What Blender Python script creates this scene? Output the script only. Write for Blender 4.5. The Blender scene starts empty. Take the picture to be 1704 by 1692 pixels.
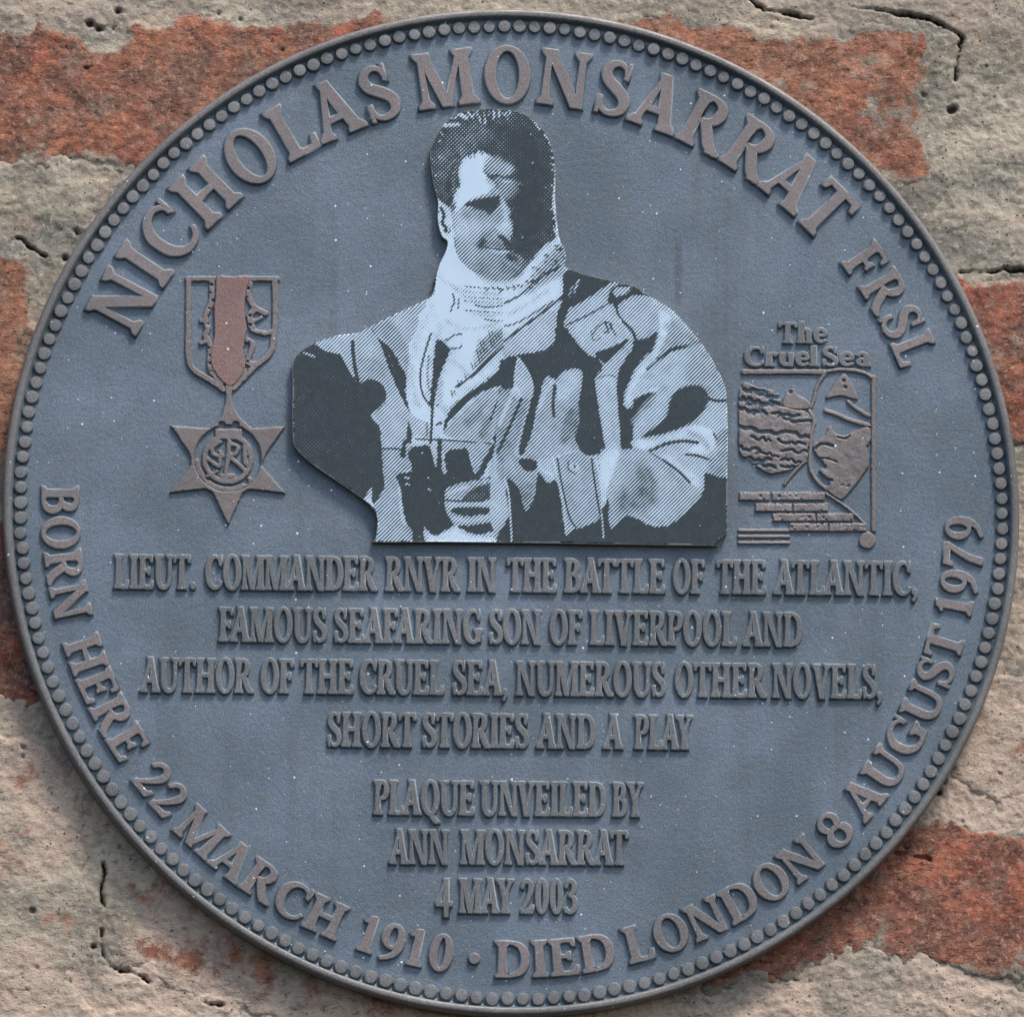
import bpy, math, random
import numpy as np
from mathutils import Vector, Matrix
from mathutils.geometry import delaunay_2d_cdt

R = math.radians
rnd = random.Random(7)
scene = bpy.context.scene
COL = scene.collection

# ------------------------------------------------------------------ camera
PX = 0.00027                    # metres per photograph pixel at the plaque
YAW, PITCH, DIST = R(5.0), R(9.6), 4.0
ZC = 1.80                       # height of the plaque's middle above the pavement
W0, H0 = 1704.0, 1692.0
fwd = Vector((math.sin(YAW) * math.cos(PITCH), math.cos(YAW) * math.cos(PITCH), math.sin(PITCH)))
aim = Vector((0, 0, ZC))
cam_pos = aim - fwd * DIST
right = fwd.cross(Vector((0, 0, 1))).normalized()
up = right.cross(fwd).normalized()
ROLL = R(0.35)
right, up = right * math.cos(ROLL) + up * math.sin(ROLL), up * math.cos(ROLL) - right * math.sin(ROLL)
F = DIST / PX
cam = bpy.data.cameras.new('camera')
cam.sensor_fit = 'HORIZONTAL'
cam.sensor_width = 36
cam.lens = 36 * F / W0
cam.clip_start, cam.clip_end = 0.05, 100
co = bpy.data.objects.new('camera', cam)
COL.objects.link(co)
m = Matrix((right, up, -fwd)).transposed().to_4x4()
m.translation = cam_pos
co.matrix_world = m
scene.camera = co

# ------------------------------------------------------------------ sky, sun, exposure
SUN_EL, SUN_AZ = R(60), R(34)   # azimuth measured from the wall's normal towards the right
world = bpy.data.worlds.new('World')
scene.world = world
world.use_nodes = True
nt = world.node_tree
bg = nt.nodes['Background']
sky = nt.nodes.new('ShaderNodeTexSky')
sky.sky_type = 'NISHITA'
sky.sun_disc = False
sky.sun_elevation = SUN_EL
sky.sun_rotation = R(180) - SUN_AZ
sky.dust_density = 2.0
sky.air_density = 1.0
nt.links.new(sky.outputs[0], bg.inputs[0])
bg.inputs[1].default_value = 0.105
sun = bpy.data.lights.new('sun', 'SUN')
sun.energy = 1.65
sun.angle = R(12)
sun.color = (1.0, 0.95, 0.88)
so = bpy.data.objects.new('sun', sun)
COL.objects.link(so)
sd = Vector((math.sin(SUN_AZ) * math.cos(SUN_EL), -math.cos(SUN_AZ) * math.cos(SUN_EL), math.sin(SUN_EL)))
so.rotation_euler = sd.to_track_quat('Z', 'Y').to_euler()
so.location = (1, -2, 4)
scene.view_settings.view_transform = 'Standard'
scene.view_settings.look = 'None'
scene.view_settings.exposure = 1.1
scene.view_settings.gamma = 1


def P(px, py, y=0.0):
    """photograph pixel -> (X, Z) on the plane at depth y (the wall is y = 0)"""
    px = np.asarray(px, float); py = np.asarray(py, float)
    u = (px - W0 / 2) / F; v = -(py - H0 / 2) / F
    d = [fwd[i] + right[i] * u + up[i] * v for i in range(3)]
    t = (y - cam_pos[1]) / d[1]
    return cam_pos[0] + d[0] * t, cam_pos[2] + d[2] * t


# ------------------------------------------------------------------ numpy noise
def vnoise(x, y, seed):
    g = np.random.RandomState(seed).rand(256, 256)
    xi = np.floor(x).astype(int); yi = np.floor(y).astype(int)
    fx = x - xi; fy = y - yi
    fx = fx * fx * (3 - 2 * fx); fy = fy * fy * (3 - 2 * fy)
    a = g[xi % 256, yi % 256]; b = g[(xi + 1) % 256, yi % 256]
    c = g[xi % 256, (yi + 1) % 256]; d = g[(xi + 1) % 256, (yi + 1) % 256]
    return (a * (1 - fx) + b * fx) * (1 - fy) + (c * (1 - fx) + d * fx) * fy


def fbm(x, y, size, octs, seed, gain=0.5):
    s = 0; a = 1.0; t = 0
    for k in range(octs):
        th = 0.7 * k + 0.3
        xr = x * math.cos(th) - y * math.sin(th); yr = x * math.sin(th) + y * math.cos(th)
        s = s + a * vnoise(xr * 2 ** k / size + 31.7 * k, yr * 2 ** k / size + 11.3 * k, seed + k)
        t += a; a *= gain
    return s / t * 2 - 1


def sstep(a, b, x):
    t = np.clip((x - a) / (b - a), 0, 1)
    return t * t * (3 - 2 * t)


# ------------------------------------------------------------------ 2D shape helpers
def spline(pts, n=5, closed=True):
    p = np.array(pts, float)
    if len(p) < 3:
        return p
    N = len(p); out = []
    for i in range(N if closed else N - 1):
        if closed:
            a, b, c, d = p[(i - 1) % N], p[i], p[(i + 1) % N], p[(i + 2) % N]
        else:
            a, b, c, d = p[max(i - 1, 0)], p[i], p[i + 1], p[min(i + 2, N - 1)]
        for k in range(n):
            t = k / n
            out.append(0.5 * ((2 * b) + (c - a) * t + (2 * a - 5 * b + 4 * c - d) * t * t + (3 * b - a - 3 * c + d) * t ** 3))
    if not closed:
        out.append(p[-1])
    return np.array(out)


def seg_dist(X, Y, a, b):
    dx, dy = b[0] - a[0], b[1] - a[1]
    L = dx * dx + dy * dy + 1e-12
    t = np.clip(((X - a[0]) * dx + (Y - a[1]) * dy) / L, 0, 1)
    return np.hypot(X - a[0] - t * dx, Y - a[1] - t * dy)


def sd_poly(X, Y, P_):
    """signed distance, negative inside"""
    d = np.full(X.shape, 1e9); ins = np.zeros(X.shape, bool)
    n = len(P_)
    for i in range(n):
        a = P_[i]; b = P_[(i + 1) % n]
        d = np.minimum(d, seg_dist(X, Y, a, b))
        if a[1] != b[1]:
            c = (a[1] > Y) != (b[1] > Y)
            xx = (b[0] - a[0]) * (Y - a[1]) / (b[1] - a[1]) + a[0]
            ins ^= c & (X < xx)
    return np.where(ins, -d, d)


def sd_line(X, Y, P_, w):
    d = np.full(X.shape, 1e9)
    for i in range(len(P_) - 1):
        d = np.minimum(d, seg_dist(X, Y, P_[i], P_[i + 1]))
    return d - w / 2


# ------------------------------------------------------------------ objects
def link(name, me, parent=None, mats=()):
    o = bpy.data.objects.new(name, me)
    COL.objects.link(o)
    if parent:
        o.parent = parent
    for mt in mats:
        me.materials.append(mt)
    return o


def mesh(name, verts, faces, smooth=True, mat_idx=None, attrs=None):
    me = bpy.data.meshes.new(name)
    me.from_pydata([tuple(v) for v in verts], [], [tuple(int(i) for i in f) for f in faces])
    if mat_idx is not None:
        me.polygons.foreach_set('material_index', np.asarray(mat_idx, dtype=np.int32))
    me.polygons.foreach_set('use_smooth', np.full(len(me.polygons), smooth))
    for k, v in (attrs or {}).items():
        at = me.attributes.new(k, 'FLOAT', 'POINT')
        at.data.foreach_set('value', np.asarray(v, dtype=np.float32))
    me.update()
    return me


def empty(name, loc, label, cat):
    o = bpy.data.objects.new(name, None)
    o.empty_display_size = 0.05
    o.location = loc
    o['label'] = label; o['category'] = cat
    COL.objects.link(o)
    return o


def grid_mesh(name, X, Z, Y, keep, attrs=None):
    """heightfield facing -Y; X,Z,Y arrays (rows, cols); keep = cell mask"""
    r, c = X.shape
    idx = np.arange(r * c).reshape(r, c)
    a = idx[:-1, :-1][keep]; b = idx[:-1, 1:][keep]; d = idx[1:, 1:][keep]; e = idx[1:, :-1][keep]
    quads = np.stack([a, e, d, b], 1)
    used = np.unique(quads)
    mp = np.full(r * c, -1); mp[used] = np.arange(len(used))
    quads = mp[quads]
    co_ = np.stack([X.ravel()[used], Y.ravel()[used], Z.ravel()[used]], 1).astype(np.float32)
    me = bpy.data.meshes.new(name)
    me.vertices.add(len(co_)); me.vertices.foreach_set('co', co_.ravel())
    me.loops.add(quads.size); me.loops.foreach_set('vertex_index', quads.ravel().astype(np.int32))
    me.polygons.add(len(quads))
    me.polygons.foreach_set('loop_start', np.arange(0, quads.size, 4, dtype=np.int32))
    me.polygons.foreach_set('loop_total', np.full(len(quads), 4, dtype=np.int32))
    me.polygons.foreach_set('use_smooth', np.ones(len(quads), bool))
    for k, v in (attrs or {}).items():
        at = me.attributes.new(k, 'FLOAT', 'POINT')
        at.data.foreach_set('value', v.ravel()[used].astype(np.float32))
    me.update(calc_edges=True)
    me.validate()
    return me


# ------------------------------------------------------------------ material helper
class NB:
    def __init__(s, name):
        s.m = bpy.data.materials.new(name); s.m.use_nodes = True
        s.t = s.m.node_tree; s.b = s.t.nodes['Principled BSDF']
        s.co = s.t.nodes.new('ShaderNodeNewGeometry').outputs['Position']

    def put(s, sock, v):
        if isinstance(v, bpy.types.NodeSocket):
            s.t.links.new(v, sock)
        else:
            sock.default_value = v

    def noise(s, scale, detail=4, rough=0.6, stretch=None, dist=0.0):
        n = s.t.nodes.new('ShaderNodeTexNoise')
        v = s.co
        if stretch:
            mp = s.t.nodes.new('ShaderNodeMapping'); mp.inputs['Scale'].default_value = stretch
            s.t.links.new(v, mp.inputs[0]); v = mp.outputs[0]
        s.t.links.new(v, n.inputs['Vector'])
        n.inputs['Scale'].default_value = scale; n.inputs['Detail'].default_value = detail
        n.inputs['Roughness'].default_value = rough; n.inputs['Distortion'].default_value = dist
        return n.outputs['Fac']

    def voro(s, scale, feature='F1', rand=1.0):
        n = s.t.nodes.new('ShaderNodeTexVoronoi'); n.feature = feature
        s.t.links.new(s.co, n.inputs['Vector']); n.inputs['Scale'].default_value = scale
        n.inputs['Randomness'].default_value = rand
        return n.outputs['Distance']

    def attr(s, name):
        n = s.t.nodes.new('ShaderNodeAttribute'); n.attribute_name = name
        return n.outputs['Fac']

    def voro2(s, scale):
        x, y, z = s.sep()
        c = s.t.nodes.new('ShaderNodeCombineXYZ'); s.t.links.new(x, c.inputs[0]); s.t.links.new(z, c.inputs[1])
        n = s.t.nodes.new('ShaderNodeTexVoronoi'); n.voronoi_dimensions = '2D'
        s.t.links.new(c.outputs[0], n.inputs['Vector']); n.inputs['Scale'].default_value = scale
        sp = s.t.nodes.new('ShaderNodeSeparateColor'); s.t.links.new(n.outputs['Color'], sp.inputs[0])
        return n.outputs['Distance'], sp.outputs[0]

    def math(s, op, a, b=0.0, clamp=False):
        n = s.t.nodes.new('ShaderNodeMath'); n.operation = op; n.use_clamp = clamp
        s.put(n.inputs[0], a); s.put(n.inputs[1], b)
        return n.outputs[0]

    def rng(s, v, a, b, c=0.0, d=1.0, smooth=True):
        n = s.t.nodes.new('ShaderNodeMapRange')
        if smooth:
            n.interpolation_type = 'SMOOTHSTEP'
        s.put(n.inputs[0], v)
        for i, q in enumerate((a, b, c, d)):
            n.inputs[i + 1].default_value = q
        return n.outputs[0]

    def mix(s, f, a, b, blend='MIX'):
        n = s.t.nodes.new('ShaderNodeMix'); n.data_type = 'RGBA'; n.blend_type = blend
        s.put(n.inputs[0], f)
        for sock, v in ((n.inputs[6], a), (n.inputs[7], b)):
            s.put(sock, v if isinstance(v, bpy.types.NodeSocket) else (*v, 1))
        return n.outputs[2]

    def sep(s):
        n = s.t.nodes.new('ShaderNodeSeparateXYZ'); s.t.links.new(s.co, n.inputs[0])
        return n.outputs

    def bump(s, h, dist, strength=1.0, prev=None):
        n = s.t.nodes.new('ShaderNodeBump'); s.put(n.inputs['Height'], h)
        n.inputs['Distance'].default_value = dist; n.inputs['Strength'].default_value = strength
        if prev:
            s.t.links.new(prev, n.inputs['Normal'])
        return n.outputs[0]

    def done(s, color, rough, metal=0.0, normal=None, spec=0.5):
        s.put(s.b.inputs['Base Color'], color if isinstance(color, bpy.types.NodeSocket) else (*color, 1))
        s.put(s.b.inputs['Roughness'], rough); s.put(s.b.inputs['Metallic'], metal)
        s.put(s.b.inputs['Specular IOR Level'], spec)
        if normal:
            s.t.links.new(normal, s.b.inputs['Normal'])
        return s.m


def bronze(name, c_lo, c_hi, c_tint, tint_amt, metal=0.35, rough=0.5, grain=1.0, stain=False):
    b = NB(name)
    big = b.rng(b.noise(18, 5, 0.6), 0.32, 0.70)
    col = b.mix(big, c_lo, c_hi)
    mid = b.rng(b.noise(160, 4, 0.7), 0.45, 0.72)
    col = b.mix(b.math('MULTIPLY', mid, tint_amt), col, c_tint)
    fine = b.noise(1900, 3, 0.75)
    k = b.rng(fine, 0.3, 0.7, 0.50, 1.5, smooth=False)
    cmb = b.t.nodes.new('ShaderNodeCombineXYZ')
    for i in range(3):
        b.t.links.new(k, cmb.inputs[i])
    col = b.mix(1.0, col, cmb.outputs[0], 'MULTIPLY')
    if stain:
        # a narrow dark run mark below the lettering, right of the portrait
        x, y, z = b.sep()
        sx, sz = P(1127, 380, -0.008); ex, ez = P(1130, 505, -0.008)
        dx = b.math('ABSOLUTE', b.math('SUBTRACT', x, float((sx + ex) / 2)))
        a = b.rng(dx, 0.0006, 0.0026, 0.40, 0.0)
        up_ = b.rng(z, float(sz), float(sz) - 0.012, 0.0, 1.0)
        dn = b.rng(z, float(ez) - 0.004, float(ez) + 0.004, 0.0, 1.0)
        f = b.math('MULTIPLY', a, b.math('MULTIPLY', up_, dn))
        col = b.mix(f, col, (0.045, 0.048, 0.05))
        # faint long rain runs down the field
        runs = b.rng(b.noise(70, 3, 0.6, stretch=(1, 1, 0.06)), 0.5, 0.75)
        col = b.mix(b.math('MULTIPLY', runs, 0.30), col, (0.075, 0.085, 0.085))
    # small pale flecks scattered at random
    for sc_, rad in ((62, 0.030), (120, 0.034)):
        dd, rr_ = b.voro2(sc_)
        size = b.math('MULTIPLY', b.math('POWER', rr_, 3.0), rad)      # a few large, most too small to see
        fl = b.math('GREATER_THAN', size, dd)
        col = b.mix(b.math('MULTIPLY', fl, 0.85), col, (0.82, 0.88, 0.95))
    n = b.bump(b.noise(520, 4, 0.7), 0.00022 * grain, 0.8)
    n = b.bump(fine, 0.00012 * grain, 0.8, prev=n)
    rg = b.rng(b.noise(90, 3), 0.3, 0.7, rough - 0.07, rough + 0.1)
    return b.done(col, rg, metal, n)


M_FIELD = bronze('field_patina', (0.100, 0.130, 0.158), (0.155, 0.192, 0.238), (0.130, 0.145, 0.135), 0.40, grain=1.6, stain=True)
M_SIDE = bronze('cast_side_patina', (0.130, 0.165, 0.185), (0.20, 0.24, 0.27), (0.15, 0.16, 0.14), 0.4)
M_TEXT = bronze('dull_bronze_face', (0.125, 0.122, 0.120), (0.180, 0.170, 0.165), (0.14, 0.165, 0.18), 0.5, rough=0.48)
M_TOP = bronze('worn_bronze_face', (0.165, 0.142, 0.135), (0.235, 0.190, 0.180), (0.155, 0.17, 0.175), 0.55, rough=0.46)
M_BEAD = bronze('bead_bronze', (0.145, 0.142, 0.138), (0.205, 0.195, 0.188), (0.16, 0.18, 0.19), 0.5, rough=0.46)
M_RIM = bronze('rim_bronze', (0.130, 0.122, 0.115), (0.195, 0.178, 0.165), (0.16, 0.18, 0.18), 0.6, rough=0.48)

# ------------------------------------------------------------------ plaque frame of reference
FIELD_Y = -0.0085               # front of the cast field
cx_, cz_ = P(854.0, 846.5, FIELD_Y)
CX, CZ = float(cx_), float(cz_)
lx, _ = P(9, 846, FIELD_Y); rx, _ = P(1699, 846, FIELD_Y)
RW = float(rx - lx) / 2
S = RW / 845.0                  # metres per radial pixel

plaque = empty('memorial_plaque', (CX, 0, CZ),
               'round blue-grey cast bronze memorial plaque with raised lettering on the brick wall', 'plaque')
PINV = Matrix.Translation((-CX, 0, -CZ))


def rel(v):
    return (v[0] - CX, v[1], v[2] - CZ)


def lathe(name, prof, seg, mats, parent, mat_of=None):
    verts, faces, mi = [], [], []
    for r, y in prof:
        for k in range(seg):
            a = 2 * math.pi * k / seg
            verts.append((r * S * math.cos(a), y, r * S * math.sin(a)))
    for i in range(len(prof) - 1):
        for k in range(seg):
            k2 = (k + 1) % seg
            faces.append((i * seg + k, i * seg + k2, (i + 1) * seg + k2, (i + 1) * seg + k))
            mi.append(mat_of[i] if mat_of else 0)
    me = mesh(name, verts, faces, True, mi)
    return link(name, me, parent, mats)


# field disc
seg = 256
verts = [(0, FIELD_Y, 0)]; faces = []
for j, r in enumerate((300, 600, 832)):
    for k in range(seg):
        a = 2 * math.pi * k / seg
        verts.append((r * S * math.cos(a), FIELD_Y, r * S * math.sin(a)))
for k in range(seg):
    faces.append((0, 1 + k, 1 + (k + 1) % seg))
    for j in range(2):
        b0 = 1 + j * seg; b1 = b0 + seg
        faces.append((b0 + k, b1 + k, b1 + (k + 1) % seg, b0 + (k + 1) % seg))
link('field', mesh('field', verts, faces), plaque, [M_FIELD])
lathe('rim', [(840, 0.012), (844, 0.004), (845.5, -0.004), (845.5, -0.0092), (844.8, -0.0112), (843.2, -0.0121),
              (839.5, -0.0124), (834.0, -0.0124), (831.6, -0.0120), (830.0, -0.0100), (828.0, -0.0088), (822, -0.0080)],
      320, [M_RIM, M_SIDE], plaque, [0, 0, 0, 0, 0, 0, 0, 0, 1, 1, 1])

# beads
prof = [(12.9, 0.0005), (12.1, -0.0005), (10.4, -0.0019), (9.5, -0.00225), (5.0, -0.00235)]
sg = 13
verts, faces, mi = [], [], []
for r, y in prof:
    for k in range(sg):
        a = 2 * math.pi * k / sg
        verts.append((r * S * math.cos(a), y, r * S * math.sin(a)))
for i in range(len(prof) - 1):
    for k in range(sg):
        faces.append((i * sg + k, i * sg + (k + 1) % sg, (i + 1) * sg + (k + 1) % sg, (i + 1) * sg + k))
        mi.append(1 if i < 2 else 0)
verts.append((0, -0.00235, 0))
for k in range(sg):
    faces.append((len(verts) - 1, (len(prof) - 1) * sg + k, (len(prof) - 1) * sg + (k + 1) % sg)); mi.append(0)
bead_me = mesh('bead', verts, faces, False, mi)
bead_me.materials.append(M_BEAD); bead_me.materials.append(M_SIDE)
NB_ = 202
for k in range(NB_):
    a = 2 * math.pi * (k + 0.3) / NB_
    o = link('bead', bead_me, plaque)
    rr = (817.0 + rnd.uniform(-1.0, 1.0)) * S
    o.location = (rr * math.cos(a), FIELD_Y, rr * math.sin(a))
    s = rnd.uniform(0.95, 1.06)
    o.scale = (s, rnd.uniform(0.75, 1.15), s * rnd.uniform(0.95, 1.04))
    o.rotation_euler = (rnd.uniform(-.06, .06), rnd.uniform(0, 6.28), rnd.uniform(-.06, .06))

# ------------------------------------------------------------------ letters (own serif alphabet)
T, t_, SE = 0.155, 0.062, 0.08


def quadstrip(path, widths, n=6, closed=False):
    """stroke polygons: spline path with interpolated width; one quad per segment"""
    p = spline(path, n, closed)
    k = len(path)
    wi = np.interp(np.linspace(0, (k if closed else k - 1), len(p) + (1 if closed else 0)),
                   np.arange(k + (1 if closed else 0)), list(widths) + ([widths[0]] if closed else []))
    wi = wi[:len(p)]
    N = len(p)
    nrm = []
    for i in range(N):
        a = p[(i - 1) % N] if closed or i > 0 else p[i]
        b = p[(i + 1) % N] if closed or i < N - 1 else p[i]
        d = b - a; L = math.hypot(*d) + 1e-9
        nrm.append((-d[1] / L, d[0] / L))
    out = []
    for i in range(N if closed else N - 1):
        j = (i + 1) % N
        out.append([(p[i][0] + nrm[i][0] * wi[i] / 2, p[i][1] + nrm[i][1] * wi[i] / 2),
                    (p[j][0] + nrm[j][0] * wi[j] / 2, p[j][1] + nrm[j][1] * wi[j] / 2),
                    (p[j][0] - nrm[j][0] * wi[j] / 2, p[j][1] - nrm[j][1] * wi[j] / 2),
                    (p[i][0] - nrm[i][0] * wi[i] / 2, p[i][1] - nrm[i][1] * wi[i] / 2)])
    return out


def rect(x0, y0, x1, y1):
    return [[(x0, y0), (x1, y0), (x1, y1), (x0, y1)]]


def foot(x, w, y=0.0, up_=1, s=SE):
    h1, h2 = 0.045 * up_, 0.13 * up_
    return [[(x - w / 2 - s, y), (x + w / 2 + s, y), (x + w / 2 + s * 0.95, y + h1), (x + w / 2, y + h2),
             (x - w / 2, y + h2), (x - w / 2 - s * 0.95, y + h1)]]


def stem(x, w=T, y0=0.0, y1=1.0, bot=True, top=True):
    r = rect(x - w / 2, y0, x + w / 2, y1)
    if bot: r += foot(x, w, y0, 1)
    if top: r += foot(x, w, y1, -1)
    return r


def diag(xa, ya, xb, yb, w):
    return [[(xa - w / 2, ya), (xa + w / 2, ya), (xb + w / 2, yb), (xb - w / 2, yb)]]


def arm(x0, x1, y, h, tip, s=0.09):
    """thin horizontal arm with a wedge serif at its end (tip = +1 up, -1 down, 0 both)"""
    r = rect(x0, y - h / 2, x1, y + h / 2)
    if tip in (1, 0):
        r += [[(x1 - 0.09, y), (x1, y - h / 2), (x1 + 0.015, y + s + h / 2), (x1 - 0.035, y + s + h / 2)]]
    if tip in (-1, 0):
        r += [[(x1 - 0.09, y), (x1 - 0.035, y - s - h / 2), (x1 + 0.015, y - s - h / 2), (x1, y + h / 2)]]
    return r


def ring(cx, cy, rx, ry, wx, wy, n=34):
    out = []
    for k in range(n):
        a, b = 2 * math.pi * k / n, 2 * math.pi * (k + 1) / n
        out.append([(cx + rx * math.cos(a), cy + ry * math.sin(a)), (cx + rx * math.cos(b), cy + ry * math.sin(b)),
                    (cx + (rx - wx) * math.cos(b), cy + (ry - wy) * math.sin(b)),
                    (cx + (rx - wx) * math.cos(a), cy + (ry - wy) * math.sin(a))])
    return out


def disc(cx, cy, r, n=16):
    return [[(cx + r * math.cos(2 * math.pi * k / n), cy + r * math.sin(2 * math.pi * k / n)) for k in range(n)]]


def glyph(c):
    q = quadstrip
    if c == 'A':
        return diag(0.10, 0, 0.40, 1.02, 0.075) + diag(0.66, 0, 0.39, 1.02, T * 1.12) + rect(0.2, 0.30, 0.6, 0.37) \
            + foot(0.10, 0.06, s=0.09) + foot(0.66, T, s=0.07), 0.80
    if c == 'B':
        return stem(0.18) + q([(0.18, .965), (.36, .965), (.51, .88), (.53, .74), (.46, .58), (.34, .53), (.18, .53)], [t_, t_, .12, T, .12, t_, t_]) \
            + q([(0.18, .53), (.38, .53), (.55, .45), (.60, .28), (.54, .12), (.38, .035), (.18, .035)], [t_, t_, .12, T, .13, t_, t_]), 0.71
    if c == 'C':
        return q([(.70, .76), (.64, .90), (.48, .975), (.28, .91), (.145, .70), (.13, .48), (.18, .24), (.32, .07), (.50, .025), (.66, .09), (.74, .22)],
                 [.04, .05, t_, .11, T, T, T, .11, t_, .055, .04]) + [[(.66, .74), (.73, .70), (.735, 1.0), (.69, 1.0)]], 0.80
    if c == 'D':
        return stem(0.18) + q([(.18, .965), (.40, .96), (.60, .86), (.70, .64), (.70, .38), (.60, .14), (.40, .04), (.18, .035)],
                              [t_, t_, .12, T, T, .13, t_, t_]), 0.83
    if c == 'E':
        return stem(0.18) + arm(.18, .60, .965, t_, -1, .13) + arm(.18, .48, .52, t_, 0, .07) + arm(.18, .64, .035, t_, 1, .14), 0.70
    if c == 'F':
        return stem(0.18) + arm(.18, .58, .965, t_, -1, .14) + arm(.18, .47, .50, t_, 0, .07), 0.64
    if c == 'G':
        return q([(.70, .76), (.64, .90), (.48, .975), (.28, .91), (.145, .70), (.13, .48), (.18, .24), (.32, .07), (.50, .025), (.68, .09)],
                 [.04, .05, t_, .11, T, T, T, .11, t_, .08]) + [[(.66, .74), (.73, .70), (.735, 1.0), (.69, 1.0)]] \
            + stem(.69, .15, .06, .42, bot=False), 0.86
    if c == 'H':
        return stem(.18) + stem(.68) + rect(.2, .475, .66, .55), 0.88
    if c == 'I':
        return stem(.19), 0.38
    if c == 'L':
        return stem(.18) + arm(.18, .60, .035, t_, 1, .16), 0.66
    if c == 'M':
        return stem(.14, .075) + stem(.88, T) + diag(.17, 1, .50, 0.0, T * 1.05) + diag(.84, 1, .49, 0.0, .075) + foot(.16, .1, 1, -1, .07), 1.06
    if c == 'N':
        return stem(.15, .08) + stem(.74, .08, .0, 1.0, bot=False) + diag(.17, 1, .70, -0.01, T * 1.15), 0.90
    if c == 'O':
        return ring(.43, .50, .38, .53, T, t_), 0.86
    if c == 'P':
        return stem(0.18) + q([(0.18, .965), (.38, .965), (.54, .88), (.57, .72), (.50, .54), (.36, .47), (.18, .47)], [t_, t_, .12, T, .12, t_, t_]), 0.67
    if c == 'Q':
        return ring(.43, .50, .38, .53, T, t_) + q([(.38, .04), (.52, -.06), (.68, -.20), (.84, -.22)], [.06, .13, .13, .04]), 0.86
    if c == 'R':
        return stem(0.18) + q([(0.18, .965), (.38, .965), (.53, .88), (.56, .73), (.49, .57), (.36, .51), (.18, .51)], [t_, t_, .12, T, .12, t_, t_]) \
            + q([(.36, .53), (.48, .32), (.60, .12), (.76, .02)], [.14, T, T, .07]) + rect(.6, 0, .80, .045), 0.80
    if c == 'S':
        return q([(.49, .78), (.45, .91), (.32, .975), (.18, .91), (.13, .76), (.20, .62), (.36, .50), (.49, .38), (.54, .24), (.48, .09), (.31, .025), (.17, .09), (.10, .26)],
                 [.035, .045, t_, .10, .14, T, T * 1.08, T, .14, .10, t_, .045, .035]) \
            + [[(.47, .72), (.52, .70), (.525, .99), (.485, .99)], [(.075, .01), (.115, .01), (.13, .30), (.08, .30)]], 0.62
    if c == 'T':
        return stem(.37, T, top=False) + arm(.37, .71, .965, t_, -1, .13) + \
            [[(1 - 0.26 - x, y) for x, y in p_][::-1] for p_ in arm(.37, .71, .965, t_, -1, .13)], 0.74
    if c == 'U':
        return foot(.18, T, 1, -1) + foot(.70, .075, 1, -1) + \
            q([(.18, 1), (.18, .6), (.19, .28), (.28, .08), (.45, .02), (.62, .10), (.69, .30), (.70, .6), (.70, 1)],
              [T, T, T, .13, .09, .08, .075, .075, .075]), 0.86
    if c == 'V':
        return diag(.16, 1, .42, -.02, T * 1.1) + diag(.68, 1, .42, -.02, .075) + foot(.16, T, 1, -1, .07) + foot(.68, .06, 1, -1, .09), 0.82
    if c == 'Y':
        return stem(.39, T, 0, .48, top=False) + diag(.38, .40, .15, 1, T) + diag(.40, .40, .64, 1, .075) + foot(.15, T, 1, -1, .07) + foot(.64, .05, 1, -1, .09), 0.78
    if c == '0':
        return ring(.30, .50, .25, .52, .145, t_), 0.60
    if c == '1':
        return stem(.24, .15, 0, 1.0, top=False) + [[(.06, .86), (.08, .82), (.20, .86), (.30, 1.02), (.24, 1.02)]], 0.46
    if c == '2':
        return q([(.08, .74), (.16, .90), (.30, .965), (.44, .86), (.45, .68), (.36, .46), (.22, .24), (.10, .08)], [.05, .08, .09, .13, .14, .10, .07, .05]) \
            + [[(.06, 0), (.52, 0), (.57, .22), (.53, .22), (.46, .125), (.08, .12)]], 0.60
    if c == '3':
        return q([(.08, .78), (.16, .92), (.30, .965), (.42, .86), (.40, .66), (.24, .52)], [.05, .07, .09, .13, .12, .05]) \
            + q([(.24, .53), (.40, .47), (.48, .32), (.42, .12), (.26, .03), (.10, .07)], [.05, .10, .145, .13, .08, .07]) + disc(.10, .09, .06), 0.58
    if c == '4':
        return rect(.34, -.12, .47, 1.0) + diag(.08, .22, .40, 1.0, .06) + rect(.05, .20, .58, .30), 0.62
    if c == '7':
        return [[(.08, 1), (.05, .76), (.10, .76), (.15, .86), (.54, .86), (.56, 1)]] + q([(.52, .92), (.38, .60), (.26, .26), (.20, -.1)], [.08, .10, .12, .14]), 0.60
    if c == '8':
        return ring(.30, .74, .21, .265, .10, t_) + ring(.30, .27, .255, .295, .125, t_), 0.60
    if c == '9':
        return ring(.29, .64, .245, .35, .13, t_) + q([(.485, .62), (.46, .34), (.34, .10), (.12, -.04)], [.12, .13, .09, .05]), 0.58
    if c == '.':
        return disc(.13, .08, .085), 0.28
    if c == ',':
        return disc(.13, .08, .08) + q([(.17, .08), (.17, -.04), (.07, -.17)], [.07, .06, .03]), 0.28
    if c == '*':
        return disc(.20, .46, .13), 0.40
    # lower case, for the book title
    if c == 'h':
        return stem(.15, .15, 0, 1.05, top=False) + q([(.15, .52), (.28, .66), (.42, .60), (.45, .40), (.45, .02)], [.06, .10, .15, .15, .15]) + foot(.45, .15, s=.05), 0.64
    if c == 'e':
        return q([(.12, .36), (.44, .38), (.40, .60), (.26, .68), (.11, .54), (.08, .34), (.14, .12), (.28, .03), (.46, .12)],
                 [.07, .08, .11, .09, .14, .15, .13, .08, .05]), 0.54
    if c == 'r':
        return stem(.15, .15, 0, .66, top=False) + q([(.15, .45), (.26, .64), (.42, .60)], [.06, .10, .15]), 0.48
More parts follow.
